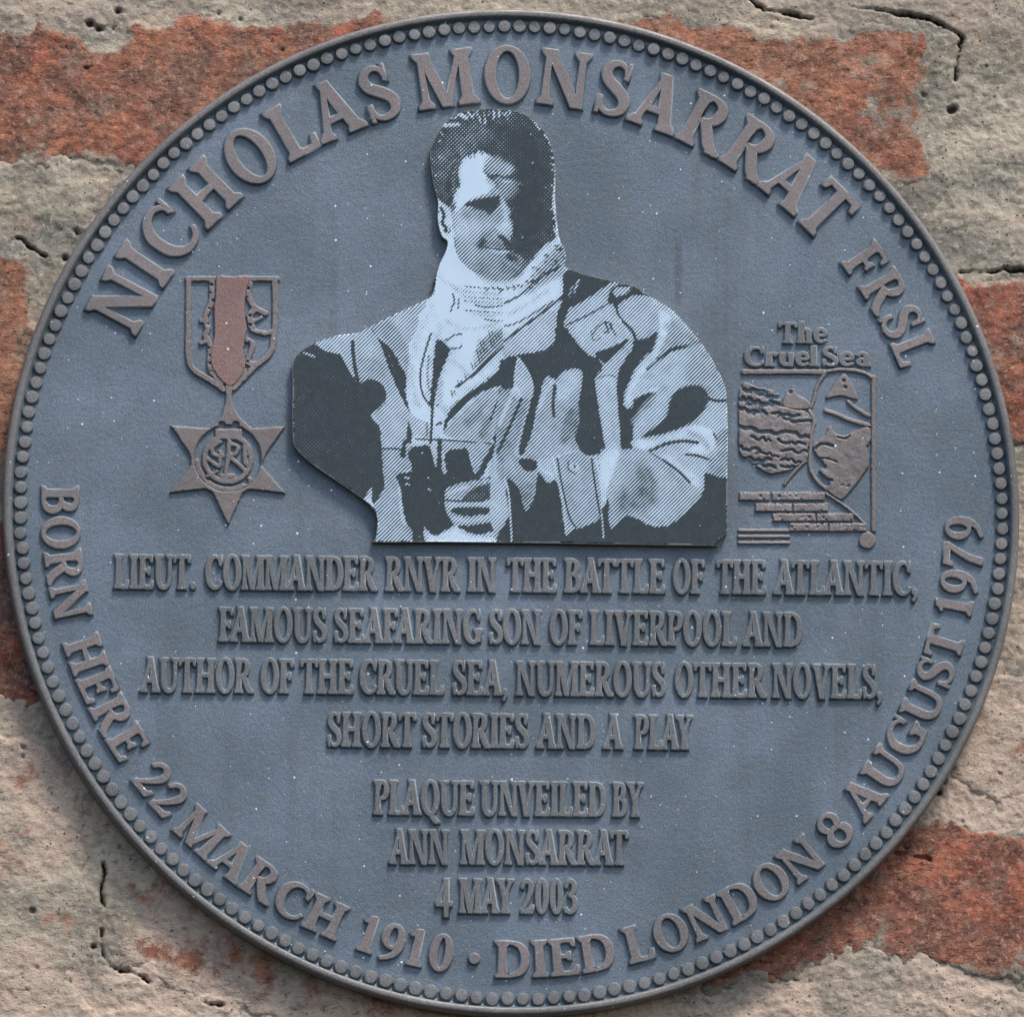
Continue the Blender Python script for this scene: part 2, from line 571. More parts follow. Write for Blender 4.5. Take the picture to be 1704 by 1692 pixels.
    if c == 'u':
        return q([(.12, .68), (.12, .26), (.20, .08), (.34, .06), (.45, .20)], [.15, .15, .12, .09, .06]) + rect(.40, 0, .54, .68) + rect(.02, .62, .14, .68), 0.62
    if c == 'l':
        return stem(.13, .15, 0, 1.05, top=False), 0.30
    if c == 'a':
        return q([(.10, .54), (.22, .67), (.36, .62), (.41, .45), (.41, .02)], [.09, .09, .13, .14, .14]) + ring(.25, .20, .19, .20, .12, .07) + foot(.43, .1, s=.05), 0.56
    return rect(.05, 0, .4, 1), 0.45


def solid_from_polys(polys, h, e1, e2, name, drop=0.4, embed=0.5, bold=0.0):
    """union of polygons, raised h towards -Y with drafted sides. Units: radial pixels, (u, v) -> (x, z)"""
    vs, fs = [], []
    for p_ in polys:
        a = sum(p_[i][0] * p_[(i + 1) % len(p_)][1] - p_[(i + 1) % len(p_)][0] * p_[i][1] for i in range(len(p_)))
        if a < 0:
            p_ = p_[::-1]
        b = len(vs); vs += [Vector(q_) for q_ in p_]; fs.append(list(range(b, b + len(p_))))
    V, E, Fc, _ov, _oe, _of = delaunay_2d_cdt(vs, [], fs, 0, 1e-3)
    Fc = [f for f, o_ in zip(Fc, _of) if len(o_)]
    edges = {}
    tri = []
    for f in Fc:
        f = list(f)
        a = sum(V[f[i]][0] * V[f[(i + 1) % len(f)]][1] - V[f[(i + 1) % len(f)]][0] * V[f[i]][1] for i in range(len(f)))
        if a < 0:
            f = f[::-1]
        tri.append(f)
        for i in range(len(f)):
            edges[(f[i], f[(i + 1) % len(f)])] = 1
    bnd = [e for e in edges if (e[1], e[0]) not in edges]
    nr = {}
    for a, b in bnd:
        d = V[b] - V[a]
        if d.length < 1e-9: continue
        n = Vector((d[1], -d[0])).normalized()
        for k in (a, b):
            nr.setdefault(k, []).append(n)
    off = {}
    for k, ns in nr.items():
        s = sum(ns, Vector((0, 0)))
        if s.length < 1e-6: s = ns[0]
        s = s.normalized()
        c = max(min(s.dot(n) for n in ns), 0.62)
        off[k] = s / c
    verts = [(v[0] * S, -h * S, v[1] * S) for v in V]
    faces = [tuple(f) for f in tri]           # facing -Y: (x right, z up) ccw seen from -Y
    mi = [0] * len(faces)
    rings = [(0.0, h), (bold, h), (bold + e1 * 0.7, h - drop * 1.6), (bold + (e1 + e2) * 0.5, h * 0.4), (bold + e2, -embed)]
    keys = list(off)
    base = {}
    for j, (e, z) in enumerate(rings):
        base[j] = {}
        for k in keys:
            base[j][k] = len(verts)
            verts.append(((V[k][0] + off[k][0] * e) * S, -z * S, (V[k][1] + off[k][1] * e) * S))
    for a, b in bnd:
        if a not in off or b not in off: continue
        for j in range(len(rings) - 1):
            faces.append((base[j][a], base[j + 1][a], base[j + 1][b], base[j][b])); mi.append(1 if j > 0 else 0)
    me = mesh(name, verts, faces, True, mi)
    return me


LET = {}


def letter_mesh(c, cap, xs, fat, h):
    key = (c, round(cap), round(xs, 1), h)
    bold = 1.5 if cap > 80 else (0.9 if h >= LH + 0.05 else 0.75)
    if key not in LET:
        polys, w = glyph(c)
        polys = [[(x * cap * round(xs, 1), y * cap) for x, y in p_] for p_ in polys]
        me = solid_from_polys(polys, h, fat * 0.45, fat, 'letter_' + c, bold=bold)
        me.materials.append(M_TOP if h > LH else M_TEXT); me.materials.append(M_SIDE)
        LET[key] = me
    return LET[key]


def put_letter(c, cap, xs, x, z, rot, fat, h, parent=plaque, name=None):
    """x, z in metres relative to the plaque middle; glyph origin at its lower left, rot about Y"""
    me = letter_mesh(c, cap, xs, fat, h)
    nm = name or ('numeral' if c.isdigit() else ('punctuation_mark' if c in '.,*' else 'letter'))
    o = link(nm, me, parent)
    o.location = (x, FIELD_Y, z)
    o.rotation_euler = (0, -rot, 0)
    k = xs / round(xs, 1)
    o.scale = (k, 1, 1)
    return o


KERN = {('A', 'T'): -.10, ('A', 'V'): -.1, ('T', 'A'): -.1, ('L', 'A'): -.04, ('A', 'Y'): -.1, ('P', 'L'): 0, ('R', 'A'): -.03,
        ('F', 'A'): -.1, ('L', 'Y'): -.08, ('N', 'V'): -.04, ('V', 'R'): -.02, ('L', 'T'): -.08, ('R', 'T'): -.04}


def layout(word, track=0.035):
    x = 0; pos = []
    for i, c in enumerate(word):
        w = glyph(c)[1]
        if i and (word[i - 1], c) in KERN: x += KERN[(word[i - 1], c)]
        pos.append((c, x, w)); x += w + track
    return pos, x - track


def arc_word(word, a0, a1, rbase, cap, outward, fat, h):
    a0 += 0.34 * math.sin(R(2 * a0)); a1 += 0.34 * math.sin(R(2 * a1))     # angles were read on the foreshortened circle
    pos, tot = layout(word, 0.06)
    if len(word) > 1:
        g = math.copysign((5.0 if cap > 80 else 3.6) / rbase * 57.3, a1 - a0)
        a0 += g * 0.7; a1 -= g
    length = abs(R(a1 - a0)) * rbase
    xs = length / (tot * cap)
    for c, x, w in pos:
        f = (x + w / 2) / tot
        a = R(a0 + (a1 - a0) * f)
        if outward:      # reads clockwise, feet inward
            rot = a - math.pi / 2
        else:            # reads anticlockwise, feet outward
            rot = a + math.pi / 2
        ux, uz = math.cos(rot), math.sin(rot)      # right direction of the glyph
        bx, bz = rbase * math.cos(a), rbase * math.sin(a)
        put_letter(c, cap, xs, (bx - ux * w / 2 * cap * xs) * S, (bz - uz * w / 2 * cap * xs) * S, rot + rnd.uniform(-.006, .006), fat, h)


LH = 6.6
arc_word('NICHOLAS', 157.0, 105.6, 688, 91, True, 3.4, LH + 1.2)
arc_word('MONSARRAT', 104.0, 41.0, 688, 91, True, 3.4, LH + 1.2)
arc_word('FRSL', 37.9, 20.4, 694, 68, True, 3.0, LH + 0.1)
for w_, a0, a1 in (('BORN', 178.3, 195.4), ('HERE', 197.6, 214.2), ('22', 215.9, 222.8), ('MARCH', 223.8, 248.4), ('1910', 250.2, 263.0),
                   ('*', 264.5, 266.2), ('DIED', 267.9, 283.5), ('LONDON', 284.6, 312.7), ('8', 313.9, 317.7), ('AUGUST', 319.0, 346.0),
                   ('1979', 347.3, 360.4)):
    arc_word(w_, a0, a1, 780, 58, False, 3.0, LH + 0.1)

LINES = [
    (979, 990.5, 190, 1500, 55, [('LIEUT.', 187, 331), ('COMMANDER', 338, 630), ('RNVR', 638, 768), ('IN', 775, 829), ('THE', 841, 930),
                                 ('BATTLE', 936, 1111), ('OF', 1116, 1176), ('THE', 1190, 1278), ('ATLANTIC,', 1286, 1532)]),
    (1067, 1075.6, 365, 1330, 55, [('FAMOUS', 361, 547), ('SEAFARING', 552, 806), ('SON', 810, 904), ('OF', 911, 972), ('LIVERPOOL', 978, 1230), ('AND', 1235, 1339)]),
    (1151, 1162, 235, 1450, 55, [('AUTHOR', 232, 424), ('OF', 430, 492), ('THE', 497, 592), ('CRUEL', 595, 742), ('SEA,', 749, 850), ('NUMEROUS', 855, 1111),
                                 ('OTHER', 1119, 1278), ('NOVELS,', 1282, 1473)]),
    (1241.5, 1246.7, 540, 1150, 55, [('SHORT', 541, 695), ('STORIES', 699, 883), ('AND', 891, 995), ('A', 1002, 1039), ('PLAY', 1053, 1156)]),
    (1354.5, 1358.6, 620, 1065, 55, [('PLAQUE', 619, 793), ('UNVEILED', 796, 1012), ('BY', 1016, 1074)]),
    (1436.7, 1438.7, 646, 1046, 55, [('ANN', 646, 750), ('MONSARRAT', 763, 1048)]),
    (1518, 1519.7, 720, 964, 55, [('4', 721, 756), ('MAY', 761, 858), ('2003', 862, 965)]),
]
for b0, b1, xa, xb, cap, words in LINES:
    for word, x0, x1 in words:
        x0 += 3.0; x1 -= 4.8
        pos, tot = layout(word)
        for c, x, w in pos:
            px = x0 + (x1 - x0) * x / tot
            py = b0 + (b1 - b0) * (px - xa) / (xb - xa)
            X, Z = P(px, py, FIELD_Y)
            xs = (x1 - x0) / (tot * cap)
            put_letter(c, cap, xs, float(X) - CX, float(Z) - CZ, -R(0.1), 3.0, LH)


# ------------------------------------------------------------------ relief art by height field
def relief(name, parent, tr, adds, subs, h, slope=2.6, step=1.25, lumps=0.05, fat=0.0, mat=None):
    """adds / subs: ('p', pts) polygons, ('s', pts, w) strokes, ('c', (x, y), r) discs in crop coordinates (scale, ox, oy)"""
    sc, ox, oy = tr
    def conv(s):
        if s[0] == 'p': return ('p', spline([(x / sc + ox, y / sc + oy) for x, y in s[1]], 3) if len(s) < 3 else np.array([(x / sc + ox, y / sc + oy) for x, y in s[1]]))
        if s[0] == 's': return ('s', spline([(x / sc + ox, y / sc + oy) for x, y in s[1]], 4, False), s[2] / sc)
        return ('c', (s[1][0] / sc + ox, s[1][1] / sc + oy), s[2] / sc)
    A = [conv(s) for s in adds]; B = [conv(s) for s in subs]
    pts = np.concatenate([a[1] if a[0] != 'c' else np.array([[a[1][0] - a[2], a[1][1] - a[2]], [a[1][0] + a[2], a[1][1] + a[2]]]) for a in A])
    x0, y0 = pts.min(0) - 8; x1, y1 = pts.max(0) + 8
    X, Y = np.meshgrid(np.arange(x0, x1, step), np.arange(y0, y1, step))
    def d_of(s):
        if s[0] == 'p': return sd_poly(X, Y, s[1])
        if s[0] == 's': return sd_line(X, Y, s[1], s[2])
        return np.hypot(X - s[1][0], Y - s[1][1]) - s[2]
    d = np.full(X.shape, 1e9)
    for s in A: d = np.minimum(d, d_of(s))
    for s in B: d = np.maximum(d, -d_of(s))
    d = d - fat + fbm(X, Y, 5, 2, 5) * 0.8
    f = 1 - sstep(-slope * 0.35, slope * 0.65, d)
    hh = f * h * (1 + lumps * fbm(X, Y, 14, 3, 9)) - 0.5
    WX, WZ = P(X, Y, FIELD_Y)
    keep = (f[:-1, :-1] + f[1:, 1:] + f[:-1, 1:] + f[1:, :-1]) > 0.0
    me = grid_mesh(name, WX - CX, WZ - CZ, FIELD_Y - hh * S, keep, {'top': f})
    return link(name, me, parent, [mat or M_RELIEF])


def relief_material(nm, lo, hi, amt):
    m_ = bronze(nm, lo, hi, (0.15, 0.165, 0.175), amt, rough=0.46)
    t = m_.node_tree; bs = t.nodes['Principled BSDF']
    src = bs.inputs['Base Color'].links[0].from_socket
    at = t.nodes.new('ShaderNodeAttribute'); at.attribute_name = 'top'
    mr = t.nodes.new('ShaderNodeMapRange'); mr.inputs[1].default_value = 0.55; mr.inputs[2].default_value = 0.95
    t.links.new(at.outputs['Fac'], mr.inputs[0])
    mx = t.nodes.new('ShaderNodeMix'); mx.data_type = 'RGBA'
    t.links.new(mr.outputs[0], mx.inputs[0]); mx.inputs[6].default_value = (0.16, 0.20, 0.23, 1)
    t.links.new(src, mx.inputs[7]); t.links.new(mx.outputs[2], bs.inputs['Base Color'])
    return m_


M_RELIEF = relief_material('relief_bronze', (0.155, 0.132, 0.122), (0.215, 0.18, 0.168), 0.5)
M_RIBBON = relief_material('ribbon_bronze', (0.185, 0.115, 0.10), (0.25, 0.155, 0.135), 0.1)
MT = (3.679, 260, 440)
rg_ = np.random.RandomState(3)
ribbon = [('p', [(372, 80), (470, 78), (570, 80), (548, 180), (538, 300), (552, 400), (532, 520), (542, 640), (475, 740), (425, 740), (348, 650), (332, 540), (355, 430), (352, 300), (362, 180)])]
star = [('p', [(88, 990), (345, 1010), (530, 1010), (787, 995), (665, 1172), (645, 1235), (792, 1405), (570, 1378), (530, 1400), (440, 1598), (345, 1400), (305, 1375), (83, 1400), (215, 1230), (205, 1160)], 1),
        ('p', [(420, 745), (465, 745), (460, 830), (505, 930), (575, 1000), (560, 1020), (340, 1020), (330, 1005), (390, 940), (425, 830)])]
medal = relief('medal', plaque, MT, star, [('c', (437, 1190), 205), ('c', (400, 985), 20), ('c', (485, 985), 20)], 6.2)
rb = relief('ribbon', medal, MT, ribbon, [], 6.6, mat=M_RIBBON, lumps=0.02)
edge = [('s', [(197, 92), (195, 330), (198, 580), (235, 655), (320, 705), (412, 772)], 26),
        ('s', [(190, 92), (350, 90)], 24), ('s', [(560, 90), (740, 92)], 24),
        ('s', [(724, 95), (728, 280), (720, 430), (695, 545), (600, 630), (475, 760)], 28),
        ('s', [(340, 95), (338, 220), (300, 330), (315, 400), (300, 440), (330, 500), (330, 640), (400, 730)], 26),
        ('s', [(296, 335), (275, 350)], 20), ('s', [(310, 470), (275, 485)], 20),
        ('s', [(572, 120), (565, 200), (600, 265), (670, 305)], 26), ('s', [(600, 280), (570, 320), (590, 400)], 30),
        ('s', [(590, 405), (660, 425), (705, 415)], 20), ('s', [(640, 330), (600, 350)], 16),
        ('s', [(560, 470), (590, 500), (560, 600), (620, 615)], 26), ('s', [(540, 655), (480, 720)], 20)]
pits = [('c', (336 + rg_.uniform(-16, 16), y), rg_.uniform(8, 15)) for y in range(130, 680, 48)] + \
       [('c', (560 + rg_.uniform(-14, 14), y), rg_.uniform(8, 15)) for y in range(150, 680, 56)] + \
       [('c', (700 - k * 34, 575 + k * 30), 9) for k in range(6)]
relief('ribbon_border', medal, MT, edge, pits, 5.2, slope=2.2, fat=1.2)
ringpts = [(437 + 142 * math.cos(a), 1192 + 142 * math.sin(a)) for a in np.linspace(0, 2 * math.pi, 25)]
mono = [('s', ringpts, 26), ('p', [(362, 1012), (520, 1012), (522, 1072), (360, 1072)], 1),
        ('s', [(390, 1090), (345, 1120), (350, 1165), (400, 1180), (390, 1150)], 20),              # G
        ('s', [(310, 1190), (345, 1215), (385, 1240), (390, 1190)], 20),
        ('s', [(445, 1090), (440, 1180), (425, 1270)], 22), ('s', [(445, 1100), (500, 1120), (480, 1165), (440, 1170), (505, 1230), (540, 1260)], 20),   # R
        ('s', [(540, 1120), (545, 1220), (570, 1230)], 22),                                        # I
        ('s', [(400, 1300), (470, 1300)], 26), ('s', [(310, 1300), (370, 1270)], 16)]
relief('cypher', medal, MT, mono, [], 5.6, slope=2.0, fat=0.9)
relief('outer_ring', medal, MT, [('s', [(437 + 188 * math.cos(a), 1192 + 188 * math.sin(a)) for a in np.linspace(0.75, math.pi - 0.1, 14)], 34)],
       [('c', (320, 1310), 16), ('c', (545, 1330), 18)], 4.6, slope=2.0)

BT = (4.0286, 1200, 510)
book_frame = relief('book_cover_relief', plaque, BT, [
    ('s', [(150, 442), (420, 440), (690, 442)], 34), ('s', [(690, 442), (800, 425), (930, 438), (1025, 485)], 24),
    ('s', [(1022, 480), (1020, 900), (1022, 1500)], 32),
    ('s', [(700, 445), (645, 530), (622, 620), (600, 680)], 22),
    ('s', [(590, 700), (622, 775), (605, 850), (598, 960), (596, 1080), (640, 1170), (710, 1228)], 24),
    ('s', [(560, 1040), (480, 1120), (425, 1195)], 20), ('s', [(700, 1255), (800, 1320), (890, 1390), (960, 1460)], 18),
    ('c', (978, 1570), 56)], [], 4.8, slope=2.0)
grooves = []
for i, (ya, xa, xb, w) in enumerate([(560, 150, 300, 22), (590, 230, 420, 26), (628, 110, 260, 24), (655, 280, 430, 24), (690, 110, 300, 20), (712, 340, 520, 18), (742, 380, 470, 12), (765, 460, 620, 16),
                                     (818, 100, 330, 24), (842, 330, 600, 22), (884, 200, 330, 12), (905, 380, 560, 16), (948, 110, 260, 18), (960, 400, 600, 14), (985, 230, 380, 12), (1012, 110, 330, 22), (1028, 400, 590, 14),
                                     (1062, 180, 360, 20), (1075, 400, 520, 14)]):
    n = 8
    grooves.append(('s', [(xa + (xb - xa) * k / n, ya + rg_.uniform(-14, 14) + (k / n) * (xb - xa) * 0.13) for k in range(n + 1)], w))
seap = [('p', [(118, 575), (150, 515), (190, 520), (250, 548), (330, 560), (400, 605), (400, 660), (470, 690), (560, 705), (605, 760), (598, 870), (580, 960), (572, 1030), (480, 1085), (440, 1105), (330, 1125), (250, 1085), (190, 1030), (122, 985), (118, 800)])]
relief('sea', book_frame, BT, seap, grooves + [('c', (rg_.uniform(130, 420), rg_.uniform(530, 720)), rg_.uniform(9, 17)) for _ in range(14)], 5.2, slope=2.2, lumps=0.25)
relief('ship', book_frame, BT, [('p', [(430, 600), (480, 550), (510, 595), (590, 640), (580, 690), (420, 680)])], [('c', (462, 575), 14)], 5.0, slope=2.0)
relief('peak', book_frame, BT, [('p', [(830, 455), (875, 520), (912, 625), (800, 600), (700, 618), (745, 545), (785, 480)]),
                                ('s', [(850, 640), (910, 690), (990, 735)], 26), ('s', [(700, 700), (760, 720), (850, 760), (990, 800)], 26)],
       [('c', (820, 500), 12), ('c', (830, 545), 10)], 4.6, slope=2.0)
relief('rocks', book_frame, BT, [('p', [(612, 935), (650, 900), (700, 860), (728, 806), (760, 850), (830, 868), (900, 838), (985, 812), (1003, 880), (978, 950), (990, 1060), (950, 1130), (905, 1190), (850, 1260), (790, 1298),
                                       (705, 1228), (730, 1190), (680, 1140), (655, 1105), (690, 1060), (640, 1000)])],
       [('s', [(630, 955), (660, 930), (700, 925), (745, 940)], 16), ('s', [(640, 1028), (700, 1022), (770, 1046)], 9), ('c', (690, 1078), 14), ('s', [(780, 880), (830, 890), (860, 870)], 10),
        ('s', [(660, 1120), (700, 1160), (740, 1170)], 18), ('s', [(800, 1205), (815, 1198)], 8), ('s', [(840, 1210), (855, 1202)], 8), ('c', (985, 945), 14), ('c', (935, 1180), 10)], 5.6, lumps=0.18)
for (y, spans) in ((1275, [(125, 320), (345, 690)]), (1350, [(232, 470), (486, 712)]), (1416, [(350, 628), (645, 880)]), (1482, [(460, 712), (725, 970)])):
    for xa, xb in spans:
        nn = int((xb - xa) / 24)
        sb = [('c', (xa + (k + rg_.uniform(.2, .8)) * (xb - xa) / nn, y + rg_.choice([-24, -22, 20, 0])), rg_.uniform(6, 10)) for k in range(nn)]
        relief('caption_word', book_frame, BT, [('p', [(xa, y - 24), (xb, y - 24), (xb, y + 24), (xa, y + 24)], 1)], sb, 5.2, slope=2.4, lumps=0.2, fat=1.0)
for y in (1503, 1543, 1585):
    relief('rule', book_frame, BT, [('s', [(120, y), (450, y)], 22)], [], 4.2, slope=1.8)


def title(text, x0, x1, base, cap):
    pos, tot = layout(text)
    for c, x, w in pos:
        px = (x0 + (x1 - x0) * x / tot) / BT[0] + BT[1]; py = base / BT[0] + BT[2]
        X, Z = P(px, py, FIELD_Y)
        put_letter(c, cap, (x1 - x0) / BT[0] / (tot * cap), float(X) - CX, float(Z) - CZ, 0, 2.6, 5.6, book_frame, 'title_letter')


title('The', 385, 710, 245, 33)
title('Cruel', 150, 650, 400, 31)
title('Sea', 670, 1000, 400, 31)

# ------------------------------------------------------------------ portrait plate
Hh = lambda pts: [(x / 5.288 + 700, y / 5.288 + 160) for x, y in pts]
Ll = lambda pts: [(x / 3.5256 + 470, y / 3.5256 + 440) for x, y in pts]
Rr = lambda pts: [(x / 3.254 + 840, y / 3.254 + 400) for x, y in pts]
outline = Hh([(85, 540), (95, 440), (150, 330), (220, 230), (320, 160), (440, 125), (600, 113), (800, 125), (950, 180), (1050, 270), (1120, 360),
              (1160, 470), (1185, 600), (1190, 760), (1187, 900), (1200, 1050), (1215, 1200), (1240, 1290)]) + \
    Rr([(325, 40), (335, 90), (330, 140), (430, 185), (560, 215), (700, 250), (800, 305), (920, 385), (1010, 485), (1090, 585), (1150, 690),
        (1195, 790), (1207, 900), (1210, 1100), (1207, 1300), (1207, 1560), (1195, 1590), (1120, 1645), (1090, 1652), (300, 1640)]) + \
    Ll([(900, 1628), (555, 1628), (549, 1600), (547, 1450), (400, 1325), (190, 1182), (80, 1077), (60, 980), (60, 700), (62, 570), (120, 500), (200, 455),
        (310, 415), (440, 398), (500, 368), (600, 318), (700, 268), (800, 223), (868, 188), (890, 140), (905, 60)]) + \
    Hh([(120, 1640), (160, 1490), (225, 1350), (232, 1275), (190, 1240), (158, 1150), (148, 1050), (152, 930), (120, 800), (95, 650)])
outline = [tuple(p) for p in spline(outline, 3)]

SH = []   # (xform, tone, softness px, kind, pts, width)


def pg(f, tone, pts, soft=1.0): SH.append((tone, soft, 'p', spline(f(pts), 4), 0))
def st(f, tone, w, pts, soft=1.0):
    k = {Hh: 5.288, Ll: 3.5256, Rr: 3.254}[f]
    SH.append((tone, soft, 's', spline(f(pts), 4, False) if len(pts) > 2 else np.array(f(pts)), w / k))


# jacket, left side
pg(Ll, .76, [(60, 480), (205, 440), (310, 405), (440, 390), (500, 360), (570, 320), (840, 215), (800, 300), (790, 370), (735, 500), (735, 640), (720, 760), (760, 880), (850, 930), (850, 1010),
             (740, 1010), (740, 1080), (760, 1190), (680, 1240), (700, 1500), (760, 1560), (760, 1660), (540, 1660), (530, 1400), (600, 1300), (585, 1100), (575, 950), (520, 880)])
pg(Ll, .66, [(585, 1090), (720, 1090), (760, 1190), (680, 1240), (700, 1500), (760, 1560), (760, 1660), (540, 1660), (540, 1420), (600, 1300)])
pg(Ll, .58, [(520, 380), (620, 330), (700, 420), (740, 520), (730, 620), (690, 560), (640, 480), (570, 420)], 8)
pg(Ll, .60, [(450, 560), (560, 560), (600, 620), (590, 690), (550, 680), (450, 690)], 8)
pg(Ll, .13, [(40, 570), (100, 495), (205, 470), (260, 510), (350, 530), (380, 600), (420, 660), (445, 700), (500, 675), (560, 685), (605, 740), (598, 815), (520, 880), (570, 950),
             (580, 1060), (588, 1200), (600, 1290), (565, 1370), (530, 1400), (518, 1310), (480, 1395), (400, 1340), (180, 1200), (60, 1090), (40, 980)])
st(Ll, .85, 14, [(345, 520), (375, 580), (418, 655)]); st(Ll, .85, 10, [(480, 1380), (520, 1315)]); st(Ll, .9, 14, [(500, 1380), (530, 1410)])
st(Ll, .9, 12, [(130, 520), (185, 540)]); st(Ll, .85, 12, [(205, 468), (260, 505), (340, 520)])
st(Ll, .12, 22, [(412, 455), (415, 520), (425, 600), (442, 690)])
pg(Ll, .12, [(522, 380), (560, 430), (640, 495), (690, 590), (722, 650), (722, 760), (750, 865), (735, 850), (690, 760), (640, 650), (600, 540), (570, 460)])
st(Ll, .12, 9, [(575, 1085), (640, 1080), (720, 1088)])
pg(Ll, .12, [(738, 920), (760, 1000), (755, 1040), (720, 1060), (722, 1130), (690, 1130), (700, 1060), (725, 1010)])
# scarf folds
pg(Ll, .12, [(903, 445), (978, 490), (962, 560), (925, 650), (905, 740), (890, 830), (862, 830), (872, 740), (885, 600)])
st(Ll, .12, 11, [(872, 405), (835, 520), (808, 650), (822, 760), (862, 822)])
st(Ll, .5, 12, [(860, 540), (850, 640), (862, 740)]); st(Ll, .15, 16, [(880, 830), (876, 930), (868, 1050)]); st(Ll, .3, 10, [(848, 930), (848, 1010)])
st(Ll, .2, 10, [(905, 830), (925, 820)]); st(Ll, .15, 14, [(905, 940), (930, 930)])
st(Ll, .12, 11, [(785, 1025), (900, 1028), (1050, 1038), (1225, 1052)])
st(Ll, .15, 8, [(955, 450), (1000, 420), (1050, 408)]); st(Ll, .15, 8, [(985, 495), (1040, 490), (1050, 470)])
st(Ll, .15, 9, [(1000, 175), (1008, 220), (985, 275)]); st(Ll, .2, 7, [(1035, 205), (1030, 265)])
st(Ll, .12, 8, [(1130, 240), (1200, 252), (1290, 240), (1375, 190)])
for y0_, tn in ((130, .55), (160, .5), (190, .45), (215, .55), (270, .7)):
    for k in range(12):
        x = 1070 + k * 27 + rg_.uniform(-4, 4)
        yy = y0_ + 26 * math.sin((x - 1070) / 330 * 1.7) * 0.6
        st(Ll, .2, 7, [(x, yy), (x + 12, yy + 2)])
st(Ll, .25, 8, [(1190, 325), (1280, 332), (1375, 300)])
pg(Ll, .5, [(1150, 480), (1240, 400), (1375, 350), (1375, 430), (1260, 520), (1150, 620)], 12)
for x, y in ((1000, 770), (1040, 710), (1080, 670), (1120, 610), (1160, 570), (1190, 520), (1230, 470), (1260, 440), (1170, 480), (1220, 420), (1150, 530)):
    st(Ll, .1, 6, [(x - 10, y - 26), (x - 2, y + 4)]); st(Ll, .1, 5, [(x + 8, y - 30), (x + 12, y - 8)])
st(Ll, .12, 14, [(1020, 720), (1130, 640), (1230, 540), (1375, 420)])
pg(Ll, .13, [(945, 960), (965, 890), (1010, 820), (1080, 765), (1200, 680), (1300, 590), (1385, 530), (1385, 715), (1280, 715), (1180, 745), (1090, 805), (1020, 880), (970, 930), (955, 985)])
pg(Ll, .68, [(985, 935), (1100, 830), (1200, 745), (1385, 722), (1400, 800), (1300, 920), (1220, 1040), (960, 1005)])
pg(Ll, .45, [(1060, 920), (1150, 840), (1210, 790), (1180, 860), (1100, 960)], 8); pg(Ll, .4, [(1150, 1000), (1200, 900), (1240, 900), (1190, 1010)], 8)
st(Ll, .12, 9, [(1278, 735), (1255, 820), (1220, 910)]); st(Ll, .12, 9, [(1320, 730), (1305, 800), (1255, 960)]); st(Ll, .12, 10, [(1350, 730), (1340, 800), (1290, 900)])
pg(Ll, .70, [(940, 1045), (1080, 1045), (1225, 1058), (1185, 1150), (1142, 1235), (1110, 1160), (1085, 1085), (1000, 1080), (950, 1120)])
pg(Ll, .13, [(1240, 1000), (1300, 920), (1385, 770), (1385, 880), (1290, 1030), (1215, 1160), (1160, 1250), (1120, 1260), (1190, 1130), (1235, 1050)])
for tn_, w_, pts_ in ((.86, 26, [(900, 30), (960, 110), (1080, 160), (1250, 175), (1375, 150)]), (.84, 22, [(1000, 130), (1120, 215), (1260, 225), (1375, 190)]),
                     (.82, 20, [(1130, 290), (1240, 300), (1375, 250)]), (.86, 34, [(880, 240), (840, 330), (790, 430), (770, 540)]), (.84, 22, [(960, 330), (1060, 380), (1180, 370), (1280, 340)]),
                     (.82, 26, [(760, 600), (770, 720), (800, 830)]), (.80, 24, [(930, 690), (925, 800), (960, 860)]), (.84, 22, [(985, 560), (1050, 600), (1080, 640)]), (.86, 22, [(900, 300), (930, 380), (900, 420)])):
    st(Ll, tn_, w_, pts_, 12)
# binoculars
pg(Ll, .11, [(740, 1090), (800, 1065), (862, 1065), (882, 1120), (897, 1190), (908, 1120), (908, 1035), (935, 1035), (937, 1200), (962, 1230), (950, 1130), (990, 1090), (1080, 1083), (1100, 1150), (1140, 1240),
             (1210, 1245), (1240, 1120), (1290, 1200), (1310, 1260), (1150, 1270), (1000, 1300), (960, 1330), (955, 1420), (985, 1490), (1012, 1530), (960, 1560), (900, 1590), (850, 1560), (832, 1545), (832, 1660),
             (772, 1660), (758, 1560), (720, 1500), (690, 1310), (668, 1240), (760, 1210), (745, 1150)])
pg(Ll, .93, [(868, 1070), (900, 1060), (905, 1120), (900, 1180), (885, 1120)]); pg(Ll, .9, [(1212, 1180), (1235, 1215), (1225, 1245), (1200, 1235)])
st(Ll, .9, 14, [(940, 1200), (960, 1215)]); st(Ll, .9, 12, [(722, 1250), (742, 1255)]); st(Ll, .8, 12, [(722, 1288), (742, 1290)]); st(Ll, .9, 12, [(860, 1318), (866, 1322)])
st(Ll, .7, 9, [(850, 1250), (862, 1255)]); st(Ll, .7, 9, [(815, 1105), (825, 1108)]); st(Ll, .9, 13, [(838, 1550), (832, 1580), (850, 1612)])
